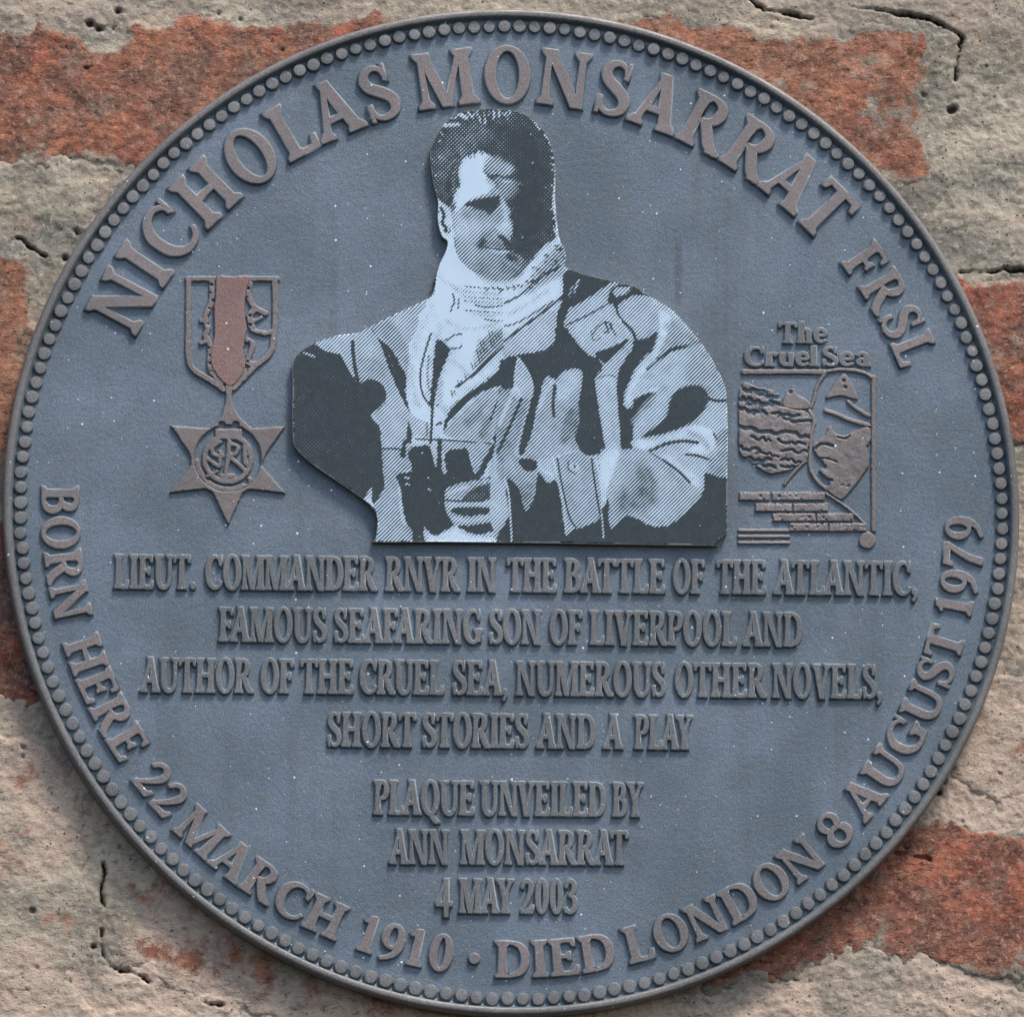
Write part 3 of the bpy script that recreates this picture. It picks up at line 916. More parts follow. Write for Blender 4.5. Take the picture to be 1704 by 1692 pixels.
# hand
pg(Ll, .66, [(955, 1330), (1000, 1298), (1060, 1282), (1150, 1262), (1300, 1250), (1330, 1300), (1345, 1600), (1260, 1600), (1150, 1595), (1020, 1535), (975, 1480), (955, 1400)])
pg(Ll, .22, [(1080, 1340), (1180, 1292), (1270, 1262), (1312, 1290), (1300, 1340), (1200, 1385), (1060, 1390)])
pg(Ll, .15, [(1060, 1410), (1200, 1425), (1290, 1390), (1345, 1380), (1345, 1450), (1250, 1455), (1080, 1478), (990, 1450)])
pg(Ll, .15, [(1030, 1540), (1130, 1528), (1340, 1500), (1345, 1570), (1250, 1560), (1150, 1585)])
st(Ll, .1, 10, [(958, 1383), (1060, 1390), (1180, 1388)])
st(Ll, .95, 20, [(975, 1345), (1030, 1320), (1090, 1305)]); st(Ll, .92, 26, [(985, 1415), (1080, 1410), (1190, 1405), (1240, 1375), (1290, 1365)]); st(Ll, .9, 22, [(1000, 1490), (1100, 1505), (1220, 1478), (1310, 1482)])
st(Ll, .9, 12, [(1040, 1565), (1150, 1592), (1290, 1570)]); st(Ll, .95, 12, [(1180, 1270), (1190, 1285)]); st(Ll, .95, 12, [(1290, 1225), (1322, 1330), (1340, 1600)])
st(Ll, .9, 10, [(900, 1620), (1000, 1590), (1060, 1620)])

# jacket, right side
pg(Rr, .80, [(330, 120), (700, 230), (1000, 450), (1230, 780), (1230, 1640), (0, 1680), (0, 800), (0, 640), (200, 420)])
pg(Rr, .97, [(0, -40), (150, 120), (310, -20), (345, 90), (330, 250), (290, 400), (270, 560), (100, 620), (0, 650)])
pg(Rr, .80, [(0, 560), (100, 490), (270, 380), (270, 560), (100, 615), (0, 640)])
pg(Rr, .55, [(200, 130), (310, 20), (335, 80), (310, 170), (200, 240), (110, 290)], 14)
for k in range(70):
    x = rg_.uniform(110, 330); y = rg_.uniform(30, 330)
    if abs(y - (350 - x * .95)) < 70 and x < 325: st(Rr, .08, rg_.uniform(5, 9), [(x, y), (x + 14, y - 7)])
st(Rr, .12, 10, [(0, 342), (90, 292), (180, 212), (300, 140)]); st(Rr, .12, 14, [(0, 545), (90, 475), (200, 395), (320, 300)]); st(Rr, .3, 9, [(0, 465), (60, 450), (150, 400), (260, 330)])
for k in range(22):
    x = rg_.uniform(-120, 170); st(Rr, .15, 6, [(x, 265 + rg_.uniform(-12, 18) - max(x, 0) * .25), (x + 9, 264 - max(x, 0) * .25)])
pg(Rr, .12, [(325, 165), (440, 180), (590, 215), (520, 275), (400, 345), (350, 370), (318, 460), (345, 480), (380, 540), (440, 610), (500, 640), (530, 690), (490, 745), (500, 830), (515, 950), (535, 1080),
             (545, 1120), (460, 1170), (395, 1130), (375, 1060), (400, 980), (395, 880), (415, 790), (415, 710), (370, 695), (310, 720), (280, 760), (225, 740), (185, 860), (155, 1000), (130, 1100), (100, 1160),
             (75, 1150), (100, 1020), (140, 880), (155, 800), (120, 720), (80, 650), (60, 700), (50, 790), (-20, 800), (-20, 655), (80, 622), (150, 610), (260, 565), (275, 470), (290, 380), (315, 300)])
st(Rr, .85, 12, [(400, 215), (375, 280)]); st(Rr, .5, 14, [(365, 250), (350, 300)])
pg(Rr, .52, [(-40, 850), (30, 810), (60, 860), (130, 870), (90, 1010), (40, 1180), (0, 1290), (-40, 1250)])
st(Rr, .9, 22, [(60, 780), (20, 880), (-30, 1000)]); st(Rr, .12, 16, [(90, 860), (30, 1000), (-40, 1150)])
st(Rr, .92, 13, [(72, 640), (55, 760), (85, 840)]); st(Rr, .92, 13, [(75, 640), (125, 715), (150, 790), (135, 845)]); pg(Rr, .8, [(90, 780), (115, 745), (130, 790), (110, 830), (85, 820)])
pg(Rr, .66, [(200, 880), (250, 800), (290, 745), (340, 710), (412, 705), (415, 790), (395, 900), (402, 980), (375, 1060), (400, 1140), (270, 1175), (110, 1175), (150, 1050)])
pg(Rr, .85, [(285, 760), (320, 712), (410, 705), (410, 760), (350, 840), (300, 860)], 8); pg(Rr, .4, [(330, 940), (395, 900), (400, 980), (375, 1060), (300, 1100)], 10)
st(Rr, .92, 16, [(262, 755), (225, 820), (188, 905)]); st(Rr, .12, 18, [(272, 790), (262, 870), (265, 950)]); st(Rr, .92, 10, [(290, 780), (290, 860)])
# shoulder patch and straps
pg(Rr, .78, [(325, 455), (370, 372), (480, 292), (575, 232), (605, 248), (560, 305), (560, 335), (450, 400)])
pg(Rr, .12, [(560, 340), (560, 300), (600, 245), (690, 240), (760, 290), (810, 310), (700, 298), (625, 348), (612, 382)])
pg(Rr, .80, [(598, 262), (675, 255), (655, 290), (600, 305)])
pg(Rr, .80, [(345, 478), (450, 430), (565, 345), (612, 392), (650, 450), (672, 512), (600, 562), (490, 612), (430, 595), (385, 540)])
st(Rr, .12, 9, [(330, 462), (450, 405), (565, 340)])
st(Rr, .2, 7, [(480, 510), (500, 470), (560, 445), (600, 515)]); st(Rr, .12, 10, [(545, 450), (560, 490), (540, 500)]); st(Rr, .12, 10, [(575, 450), (575, 480)]); st(Rr, .3, 7, [(470, 490), (480, 540), (520, 530)])
st(Rr, .12, 14, [(608, 385), (650, 460), (690, 500)]); st(Rr, .93, 10, [(625, 430), (668, 500), (630, 545), (500, 600)])
pg(Rr, .12, [(492, 612), (600, 566), (675, 530), (640, 582), (580, 640), (545, 665), (520, 650)])
pg(Rr, .74, [(612, 360), (700, 305), (795, 318), (832, 400), (832, 490), (760, 540), (695, 520), (640, 430)])
st(Rr, .12, 16, [(640, 440), (690, 490), (705, 530)])
pg(Rr, .12, [(695, 545), (760, 530), (832, 500), (825, 570), (765, 625), (705, 700), (665, 800), (640, 880), (608, 860), (610, 740), (640, 650), (690, 590)])
pg(Rr, .82, [(545, 680), (620, 600), (692, 560), (650, 640), (604, 740), (610, 870), (620, 1000), (632, 1130), (550, 1130), (530, 1000), (508, 850), (490, 765)])
st(Rr, .3, 6, [(495, 750), (560, 730), (600, 740)])
pg(Rr, .55, [(840, 500), (870, 420), (1000, 500), (1060, 550), (900, 590), (850, 600)], 16)
pg(Rr, .95, [(840, 380), (900, 420), (860, 560), (780, 680), (700, 800), (660, 890), (650, 830), (720, 690), (800, 600), (835, 480)], 6)
st(Rr, .12, 20, [(830, 645), (905, 592), (980, 575), (1070, 548)], 2); st(Rr, .12, 10, [(770, 700), (840, 640)])
pg(Rr, .60, [(1000, 560), (1090, 580), (1200, 790), (1200, 860), (1100, 850), (1060, 780), (980, 760)], 20)
pg(Rr, .12, [(612, 860), (650, 900), (690, 905), (705, 860), (760, 830), (828, 825), (790, 890), (730, 940), (700, 1000), (688, 1120), (632, 1135), (622, 1000)], 2)
st(Rr, .95, 14, [(655, 880), (668, 905), (700, 850), (830, 800)])
pg(Rr, .12, [(890, 880), (920, 822), (1000, 785), (1070, 795), (1105, 850), (1080, 920), (1020, 980), (940, 1022), (880, 1040), (850, 1050), (740, 1068), (800, 1020), (870, 960)], 5)
st(Rr, .12, 16, [(1090, 850), (1150, 870), (1230, 862)], 2)
pg(Rr, .95, [(690, 1080), (800, 1080), (900, 1040), (1030, 1000), (1120, 1030), (1140, 1100), (1090, 1160), (1000, 1140), (1040, 1090), (960, 1080), (870, 1095), (800, 1130), (700, 1120)], 4)
st(Rr, .12, 17, [(785, 1142), (870, 1103), (960, 1087), (1045, 1095)], 1.5); st(Rr, .12, 13, [(980, 1160), (1050, 1168), (1135, 1200)]); st(Rr, .2, 10, [(1130, 1045), (1150, 1080)])
pg(Rr, .55, [(1150, 1050), (1220, 1040), (1220, 1310), (1120, 1250), (1100, 1190), (1150, 1150)], 10)
# forearm, cuff
pg(Rr, .70, [(495, 1190), (560, 1140), (700, 1130), (800, 1150), (900, 1170), (1000, 1250), (1085, 1290), (1080, 1350), (1000, 1450), (900, 1530), (800, 1520), (660, 1480), (580, 1560), (560, 1420), (530, 1430), (520, 1300)])
pg(Rr, .93, [(500, 1190), (550, 1140), (620, 1140), (600, 1230), (560, 1330), (535, 1430), (520, 1300)], 6); pg(Rr, .92, [(820, 1160), (900, 1170), (1000, 1250), (1080, 1295), (1060, 1340), (960, 1290), (880, 1210)], 5)
pg(Rr, .38, [(640, 1340), (760, 1320), (830, 1400), (760, 1460), (640, 1470), (600, 1420)], 20); pg(Rr, .40, [(740, 1200), (800, 1260), (820, 1360), (760, 1340), (700, 1260)], 16)
st(Rr, .12, 14, [(858, 1190), (940, 1250), (1002, 1312)]); st(Rr, .3, 8, [(790, 1150), (870, 1200)])
pg(Rr, .11, [(1085, 1262), (1150, 1280), (1230, 1320), (1230, 1600), (1110, 1700), (30, 1700), (20, 1480), (5, 1290), (60, 1270), (85, 1300), (110, 1440), (160, 1380), (180, 1260), (230, 1310), (285, 1310), (325, 1560), (345, 1590), (380, 1560),
             (470, 1510), (520, 1460), (535, 1440), (560, 1400), (575, 1560), (660, 1490), (800, 1545), (900, 1535), (1000, 1455), (1075, 1360), (1080, 1310)], 3)
pg(Rr, .62, [(0, 1180), (75, 1170), (100, 1250), (160, 1260), (160, 1380), (115, 1470), (80, 1350), (30, 1290), (0, 1290)])
pg(Rr, .10, [(75, 1190), (130, 1182), (178, 1205), (165, 1245), (105, 1245)])
st(Rr, .93, 22, [(185, 1215), (215, 1255), (250, 1265)]); st(Rr, .93, 16, [(235, 1305), (265, 1285)])
pg(Rr, .66, [(270, 1182), (400, 1140), (462, 1180), (502, 1175), (522, 1330), (515, 1500), (380, 1560), (330, 1510), (290, 1285)])
st(Rr, .95, 11, [(262, 1180), (285, 1290), (318, 1420), (332, 1590)]); st(Rr, .12, 9, [(285, 1180), (305, 1300), (345, 1480), (380, 1550)]); st(Rr, .95, 9, [(272, 1178), (340, 1150), (400, 1140)])
st(Rr, .12, 10, [(470, 1185), (490, 1330), (515, 1480)]); st(Rr, .95, 12, [(490, 1165), (520, 1320), (530, 1440)]); st(Rr, .95, 8, [(525, 1480), (535, 1610)]); st(Rr, .95, 22, [(545, 1400), (530, 1430)])
SH.append((.95, 1, 's', np.array(Rr([(368, 1222), (382, 1228)])), 12)); st(Rr, .12, 9, [(378, 1218), (380, 1230)]); st(Rr, .2, 7, [(345, 1195), (345, 1240), (385, 1265)])
st(Rr, .95, 10, [(0, 1290), (22, 1380), (38, 1640)])
pg(Rr, .5, [(80, 1340), (120, 1300), (150, 1330), (130, 1450), (110, 1460)], 4)

for tn_, w_, pts_ in ((.84, 24, [(20, 120), (120, 60), (220, -30)]), (.82, 20, [(30, 400), (120, 350), (230, 270)]), (.72, 20, [(740, 740), (820, 730), (900, 680), (1000, 640)]), (.66, 24, [(700, 980), (760, 900), (860, 800)]),
                     (.70, 18, [(560, 780), (575, 900), (590, 1050)]), (.62, 16, [(880, 460), (900, 520), (860, 590)]), (.66, 20, [(1000, 1040), (1060, 1070), (1100, 1120)]), (.60, 24, [(640, 1200), (690, 1290), (680, 1400)]),
                     (.62, 18, [(900, 1250), (960, 1340), (940, 1430)]), (.6, 14, [(340, 1280), (360, 1400), (400, 1500)]), (.6, 16, [(430, 1230), (450, 1350), (470, 1460)]), (.55, 18, [(180, 960), (240, 1010), (300, 980)])):
    st(Rr, tn_, w_, pts_, 12)
# head
pg(Hh, .20, [(60, 540), (80, 420), (140, 310), (220, 215), (320, 145), (440, 105), (600, 95), (800, 105), (970, 170), (1070, 260), (1140, 350), (1175, 470), (1182, 600), (1172, 760), (1160, 900), (1172, 1050), (1192, 1230),
             (1100, 1310), (1000, 1420), (900, 1540), (830, 1600), (720, 1625), (600, 1610), (500, 1562), (400, 1495), (320, 1390), (292, 1260), (270, 1210), (255, 1000), (170, 920), (110, 800), (70, 650)])
pg(Hh, .30, [(110, 560), (180, 400), (300, 280), (450, 240), (560, 260), (600, 380), (520, 460), (400, 530), (330, 650), (330, 800), (260, 900), (180, 880), (120, 750)], 20)
pg(Hh, .12, [(760, 330), (900, 280), (1050, 420), (1090, 620), (1080, 900), (1060, 1200), (920, 1400), (830, 1300), (820, 1000), (800, 780), (830, 560)], 30)
pg(Hh, .62, [(285, 880), (255, 1010), (270, 1150), (300, 1260), (322, 1390), (400, 1490), (500, 1558), (600, 1606), (720, 1620), (800, 1590), (880, 1500), (905, 1430), (830, 1400), (760, 1410), (760, 1385), (832, 1360), (790, 1290),
             (805, 1200), (775, 1100), (790, 1010), (745, 940), (705, 870), (640, 800), (500, 780), (350, 850)])
pg(Hh, .80, [(280, 1000), (400, 980), (560, 1040), (620, 1150), (500, 1260), (350, 1270), (290, 1200)], 24)
pg(Hh, .45, [(480, 1480), (640, 1440), (900, 1420), (860, 1560), (720, 1625), (560, 1600)], 20)
pg(Hh, 1.0, [(345, 800), (335, 700), (345, 620), (390, 550), (450, 510), (530, 480), (600, 522), (650, 560), (600, 590), (550, 640), (570, 690), (620, 740), (662, 790), (600, 855), (500, 890), (430, 920), (380, 965), (330, 1020), (290, 1000),
             (285, 900), (310, 840)])
pg(Hh, .62, [(600, 560), (650, 545), (700, 555), (760, 600), (822, 630), (795, 690), (770, 720), (700, 722), (620, 705), (560, 665), (560, 625)], 16)
pg(Hh, .52, [(600, 735), (700, 725), (790, 745), (880, 780), (820, 860), (720, 900), (640, 870), (660, 790)], 20)
pg(Hh, .22, [(555, 660), (590, 700), (680, 690), (720, 705), (780, 690), (820, 650), (850, 700), (760, 735), (690, 712), (640, 735), (590, 715)])
pg(Hh, .85, [(745, 600), (800, 612), (812, 645), (770, 680), (740, 650)], 10); st(Hh, .95, 16, [(730, 758), (790, 752)]); st(Hh, .95, 12, [(660, 860), (680, 830)])
pg(Hh, .12, [(385, 950), (450, 925), (520, 900), (620, 890), (700, 878), (702, 930), (665, 990), (605, 1052), (565, 1020), (500, 1000), (430, 1012), (470, 975), (410, 975)], 3)
pg(Hh, .5, [(500, 1010), (600, 1050), (560, 1130), (480, 1130), (380, 1080), (370, 1030)], 24)
pg(Hh, .92, [(703, 890), (735, 930), (770, 1020), (770, 1060), (800, 1120), (802, 1185), (762, 1225), (700, 1200), (660, 1160), (720, 1100), (720, 1000)], 8)
pg(Hh, .86, [(390, 1110), (460, 1080), (540, 1100), (560, 1150), (480, 1200), (410, 1170)], 22)
pg(Hh, .40, [(650, 1170), (570, 1205), (520, 1260), (505, 1310), (545, 1300), (580, 1240), (650, 1200)], 12); pg(Hh, .2, [(515, 1275), (555, 1250), (575, 1290), (550, 1335), (515, 1345), (500, 1310)], 10)
pg(Hh, .12, [(675, 1228), (745, 1240), (800, 1300), (835, 1362), (770, 1368), (735, 1310)], 3); pg(Hh, .45, [(600, 1300), (660, 1260), (740, 1310), (760, 1350), (620, 1335)], 10)
st(Hh, .08, 12, [(565, 1325), (610, 1342), (700, 1352), (770, 1348), (835, 1325)]); pg(Hh, .9, [(600, 1352), (700, 1362), (790, 1360), (825, 1350), (780, 1378), (720, 1388), (655, 1376)], 3)
pg(Hh, .15, [(735, 1402), (850, 1405), (830, 1450), (760, 1440)], 8); pg(Hh, .5, [(610, 1390), (740, 1400), (740, 1420), (620, 1410)], 5)
for x, y in ((860, 880), (880, 1020), (840, 1010), (820, 960), (870, 960), (830, 1150), (960, 600), (1070, 680), (990, 540), (1110, 1185), (970, 1185), (820, 1210), (790, 1060), (880, 800)):
    st(Hh, .02, 24, [(x, y), (x + 22, y + 14)])
for x, y in ((165, 540), (970, 340), (890, 1240), (985, 590), (1150, 785), (1090, 800), (520, 1410), (240, 700), (130, 700), (1165, 900), (1170, 1150)):
    st(Hh, .95, 13, [(x, y), (x + 5, y + 3)])
pg(Hh, .93, [(165, 930), (215, 965), (250, 1005), (272, 1060), (280, 1150), (292, 1230), (240, 1252), (190, 1220), (150, 1110), (140, 1000)])
st(Hh, .1, 26, [(180, 990), (205, 1050), (190, 1120), (225, 1160), (215, 1185)]); st(Hh, .1, 10, [(225, 1200), (250, 1195), (262, 1170)])
for k in range(34):   # combed strands at hairline
    f = k / 33
    x = 330 - 60 * math.sin(f * 3.1) - 30 + rg_.uniform(-10, 10); y = 600 + f * 400
    st(Hh, .12, 9, [(x - 20, y + 20), (x + rg_.uniform(5, 34), y - 14)])
for k in range(16):
    x = 400 + k * 24; y = 540 - 60 * math.sin(k / 15 * 2.6)
    st(Hh, .12, 8, [(x, y - 25), (x + rg_.uniform(-14, 4), y + rg_.uniform(5, 30))])
for x0, y0_, x1, y1_, w in ((330, 155, 405, 195, 34), (205, 262, 330, 250, 30), (270, 200, 318, 188, 12), (420, 150, 455, 190, 18), (470, 150, 455, 200, 10), (520, 190, 524, 232, 17), (500, 140, 498, 170, 10), (570, 205, 565, 242, 20),
                            (560, 150, 562, 185, 9), (610, 140, 590, 170, 10), (645, 125, 648, 182, 18), (690, 140, 690, 180, 20), (720, 150, 735, 170, 9), (752, 140, 745, 175, 14), (780, 130, 790, 165, 10), (640, 190, 640, 210, 9), (770, 170, 760, 200, 8),
                            (960, 190, 985, 215, 12), (1010, 235, 1045, 290, 20), (1090, 340, 1125, 380, 20), (1125, 400, 1140, 430, 12), (1145, 480, 1175, 492, 12), (1150, 540, 1180, 556, 14), (1150, 600, 1180, 612, 12),
                            (1155, 650, 1185, 660, 10), (1150, 1000, 1185, 985, 10), (1160, 1080, 1190, 1070, 10), (1180, 1180, 1200, 1220, 22), (180, 320, 200, 350, 10), (150, 400, 175, 395, 9)):
    st(Hh, .97, w, [(x0, y0_), (x1, y1_)])

stp = 1.5
gx, gy = np.meshgrid(np.arange(480, 1219, stp), np.arange(173, 918, stp))
tone = np.full(gx.shape, 0.97)
for tn, soft, kind, pts, w in SH:
    mg = soft + w + 3
    x0, y0_ = pts.min(0) - mg; x1, y1_ = pts.max(0) + mg
    i0, i1 = max(int((y0_ - 173) / stp), 0), min(int((y1_ - 173) / stp) + 2, gx.shape[0])
    j0, j1 = max(int((x0 - 480) / stp), 0), min(int((x1 - 480) / stp) + 2, gx.shape[1])
    if i1 <= i0 or j1 <= j0: continue
    X_, Y_ = gx[i0:i1, j0:j1], gy[i0:i1, j0:j1]
    d = sd_poly(X_, Y_, pts) if kind == 'p' else sd_line(X_, Y_, pts, w)
    if kind == 'p' and soft <= 3: d = d + fbm(X_, Y_, 5, 2, 21) * 1.8
    a = 1 - sstep(-soft / 2 - .3, soft / 2 + .3, d)
    tone[i0:i1, j0:j1] = tone[i0:i1, j0:j1] * (1 - a) + tn * a
def blur(a, n):
    for ax in (0, 1):
        for _ in range(3):
            c_ = np.cumsum(np.pad(a, [(n + 1, n) if i == ax else (0, 0) for i in (0, 1)], mode='edge'), axis=ax)
            a = (np.take(c_, range(2 * n + 1, c_.shape[ax]), ax) - np.take(c_, range(0, c_.shape[ax] - 2 * n - 1), ax)) / (2 * n + 1)
    return a


tone = np.minimum(tone, tone * 0.66 + blur(tone, 5) * 0.34)
tone = tone + fbm(gx, gy, 11, 4, 44, 0.7) * 0.22 * (1 - np.abs(tone * 2 - 1) * 0.8)
tone = np.interp(tone, [0, .12, .2, .3, .5, .7, .85, .93, 1], [-.08, -.02, .04, .17, .42, .63, .80, .98, 1.25])
od = sd_poly(gx, gy, np.array(outline))
# pull border vertices on to the outline so that the printed face ends cleanly
gyy, gxx = np.gradient(od, stp)
near = (np.abs(od + 1.0) < stp * 0.9)
PXg = np.where(near, gx - gxx * (od + 1.0), gx); PYg = np.where(near, gy - gyy * (od + 1.0), gy)
inside = (od + 1.0 < stp * 0.9)
keep = inside[:-1, :-1] & inside[1:, 1:] & inside[:-1, 1:] & inside[1:, :-1]
PL_H = 0.0042
PY = FIELD_Y - PL_H
fwx, fwz = P(PXg, PYg, PY)


def print_material():
    b = NB('etched_print')
    x, y, z = b.sep()
    tn = b.attr('tone')
    wob = b.math('MULTIPLY', b.math('SUBTRACT', b.noise(120, 2), 0.5), 1.2)
    k = 2 * math.pi / (4.5 * PX)
    def wave(ca, cb, amp):
        ph = b.math('ADD', b.math('MULTIPLY', x, ca * k), b.math('MULTIPLY', z, cb * k))
        ph = b.math('ADD', ph, b.math('MULTIPLY', wob, amp))
        return b.math('MULTIPLY', b.math('ADD', b.math('COSINE', ph), 1.0), 0.5)
    L1 = wave(.72, -.69, 1.0); L2 = wave(.72, .69, 1.0)
    thr = b.math('ADD', b.math('MULTIPLY', L1, 0.80), b.math('MULTIPLY', L2, 0.20))
    thr = b.math('ADD', thr, b.math('MULTIPLY', b.math('SUBTRACT', b.noise(2600, 2), 0.5), 0.25))
    f = b.rng(b.math('SUBTRACT', tn, thr), -0.07, 0.07)
    pale = b.mix(b.noise(60, 3), (0.44, 0.57, 0.70), (0.56, 0.68, 0.79))
    dark = b.mix(b.noise(300, 3), (0.016, 0.026, 0.034), (0.034, 0.048, 0.054))
    col = b.mix(f, dark, pale)
    sp = b.math('MULTIPLY', b.rng(b.voro(300), 0.03, 0.09, 1, 0), b.rng(b.noise(60, 2), .55, .62))
    col = b.mix(sp, col, (0.7, 0.75, 0.82))
    n = b.bump(f, 0.00006, 0.7)
    return b.done(col, b.rng(f, 0, 1, 0.5, 0.42), 0.0, n, 0.35)


M_PRINT = print_material()
me = grid_mesh('portrait_print', fwx - CX, fwz - CZ, np.full(gx.shape, PY), keep, {'tone': tone})
b = NB('steel_plate_edge')
M_STEEL = b.done(b.mix(b.noise(300, 4), (0.10, 0.10, 0.075), (0.26, 0.25, 0.20)), 0.4, 0.4, b.bump(b.noise(900, 3), 0.0001))
wx, wz = P(np.array([p[0] for p in outline]), np.array([p[1] for p in outline]), PY)
poly = [Vector((float(a) - CX, float(c) - CZ)) for a, c in zip(wx, wz)]
ar = sum(poly[i][0] * poly[(i + 1) % len(poly)][1] - poly[(i + 1) % len(poly)][0] * poly[i][1] for i in range(len(poly)))
if ar < 0: poly = poly[::-1]
n = len(poly)
verts = [(p[0], PY + 0.0001, p[1]) for p in poly] + [(p[0], PY + 0.0001, p[1]) for p in poly] + [(p[0], FIELD_Y + 0.001, p[1]) for p in poly]
faces = [tuple(range(n))] + [(n + i, 2 * n + i, 2 * n + (i + 1) % n, n + (i + 1) % n) for i in range(n)]
plate = link('portrait_plate', mesh('portrait_plate', verts, faces), plaque, [M_STEEL])
pr = link('portrait_print', me, plate, [M_PRINT])
pr['label'] = 'black and white engraved picture of a man in a scarf and duffel coat holding binoculars'
plate['label'] = 'cut-out plate following the outline of the man in the portrait'
medal['label'] = 'raised six-pointed star medal hanging from a ribbon'
book_frame['label'] = 'raised book cover design with waves and a title above'

# ------------------------------------------------------------------ brick wall
wall = empty('brick_wall', (0, 0.02, ZC), 'old red brick wall with wide weathered mortar behind the round plaque', 'wall')
BR = [
    # outline px, (smear, tint, dark), height mm
    ([(-420, 40), (0, 40), (95, 36), (128, 48), (160, 62), (196, 58), (215, 30), (330, 24), (450, 30), (560, 18), (660, 20), (690, 150), (680, 270), (500, 290), (220, 296), (170, 284), (90, 280), (40, 288), (-420, 290)], (0.05, 0.15, 0.32), 1.2),
    ([(1090, 6), (1160, 14), (1190, 14), (1240, 24), (1290, 32), (1340, 42), (1395, 40), (1440, 26), (1500, 34), (1550, 44), (1566, 90), (1556, 160), (1566, 182), (1552, 240), (1562, 300), (1500, 320), (1100, 340), (800, 300), (770, 150), (820, 60)], (0.32, 0.45, 0.05), 1.2),
    ([(-400, 400), (0, 408), (14, 398), (32, 398), (44, 412), (60, 420), (74, 432), (76, 500), (74, 560), (90, 640), (90, 720), (60, 790), (20, 806), (-400, 800)], (0.25, 0.62, 0.05), 1.4),
    ([(-300, 850), (0, 848), (200, 860), (230, 1160), (100, 1182), (40, 1190), (0, 1178), (-300, 1175)], (0.0, 0.05, 0.42), 0.9),
    ([(172, 1446), (240, 1420), (400, 1430), (700, 1440), (700, 1720), (420, 1700), (300, 1655), (250, 1632), (200, 1615), (166, 1560), (176, 1500)], (0.70, 0.35, 0.15), 1.3),
    ([(-400, 1235), (60, 1225), (120, 1260), (150, 1350), (160, 1440), (160, 1560), (140, 1640), (150, 1760), (-400, 1750)], (0.85, 0.6, 0.0), 0.9),
    ([(1450, 462), (1610, 455), (1640, 458), (2100, 452), (2100, 745), (1720, 742), (1620, 745), (1450, 740)], (0.06, 0.0, 0.22), 1.0),
    ([(1520, 1130), (1620, 1115), (2100, 1120), (2100, 1322), (1704, 1340), (1640, 1340), (1590, 1310), (1574, 1275), (1560, 1240)], (0.80, 0.5, 0.0), 1.5),
    ([(1150, 1360), (1500, 1356), (1560, 1345), (1612, 1360), (1704, 1374), (2100, 1375), (2100, 1640), (1704, 1642), (1600, 1622), (1480, 1600), (1400, 1606), (1300, 1640), (1240, 1635), (1150, 1650)], (0.10, 0.12, 0.22), 1.2),
    ([(1640, -330), (2100, -330), (2100, -60), (1300, -60), (1200, -200), (1230, -330)], (0.2, 0.2, 0.1), 1.0),
    ([(1200, 1790), (2100, 1770), (2100, 2010), (1150, 2010)], (0.2, 0.2, 0.1), 1.0),
]
wstep = 3.0
MX0, MX1, MY0, MY1 = -300, 2004, -300, 1992
mx, my = np.meshgrid(np.arange(MX0, MX1, wstep), np.arange(MY0, MY1, wstep))
mm = 0.001


def crisp_noise(X, Y, seed):
    h = fbm(X, Y, 90, 3, seed) * 1.1 + fbm(X, Y, 26, 4, seed + 5) * 0.9 + fbm(X, Y, 8, 2, seed + 11) * 0.35
    return h


mh = 0.3 + fbm(mx, my, 220, 3, 70) * 1.3 + fbm(mx, my * 1.6, 45, 5, 80, 0.6) * 1.1 + fbm(mx, my, 9, 3, 90) * 0.6
crack = np.full(mx.shape, 1e9)
CR = [([(172, 1436), (176, 1452), (170, 1480), (172, 1507)], 5), ([(168, 1548), (170, 1580), (178, 1600), (200, 1614), (222, 1618), (246, 1632)], 6),
      ([(1245, -8), (1262, 10), (1300, 22), (1350, 32)], 5), ([(1418, 12), (1460, 18), (1530, 30), (1560, 38), (1600, 62)], 7), ([(1600, 62), (1592, 110), (1588, 135)], 3),
      ([(1598, 452), (1620, 452), (1704, 450), (2000, 450)], 4), ([(1490, 1420), (1510, 1422), (1545, 1430)], 4), ([(14, 402), (30, 396), (50, 412), (76, 428)], 3), ([(340, 1668), (370, 1672)], 4)]
for pts, w in CR:
    p_ = spline(pts, 5, False)
    d = sd_line(mx + fbm(mx, my, 12, 3, 33, 0.7) * 5, my + fbm(mx, my, 12, 3, 34, 0.7) * 5, p_, w * 0.22) + np.clip(fbm(mx, my, 26, 3, 35) * 5, -1, 4)
    crack = np.minimum(crack, d)
holes = [(1585, 184, 9), (150, 40, 9), (166, 48, 7), (196, 16, 6), (108, 430, 5), (125, 383, 4), (55, 1515, 5), (155, 1575, 4), (128, 388, 4), (168, 1532, 3), (1640, 112, 3), (1510, 1410, 4), (1570, 1300, 7), (1562, 1318, 8)]
for k in range(260):
    holes.append((rnd.uniform(MX0, MX1), rnd.uniform(MY0, MY1), rnd.choice((1, 1, 1.5, 1.5, 2, 3))))
hd = np.full(mx.shape, 1e9)
for hx, hy, hr in holes:
    i0 = int((hy - 30 - MY0) / wstep); j0 = int((hx - 30 - MX0) / wstep); i0 = max(i0, 0); j0 = max(j0, 0); i1 = i0 + 21; j1 = j0 + 21
    sx_, sy_ = mx[i0:i1, j0:j1], my[i0:i1, j0:j1]
    hd[i0:i1, j0:j1] = np.minimum(hd[i0:i1, j0:j1], np.hypot(sx_ - hx, (sy_ - hy) * 1.2) - hr + 4.5 * fbm(sx_, sy_, 10, 3, 2))
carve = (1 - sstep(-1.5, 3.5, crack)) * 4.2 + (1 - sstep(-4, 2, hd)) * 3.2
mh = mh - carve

M_MORTAR_DARK, M_MORTAR_LITE = (0.20, 0.185, 0.155), (0.47, 0.44, 0.36)


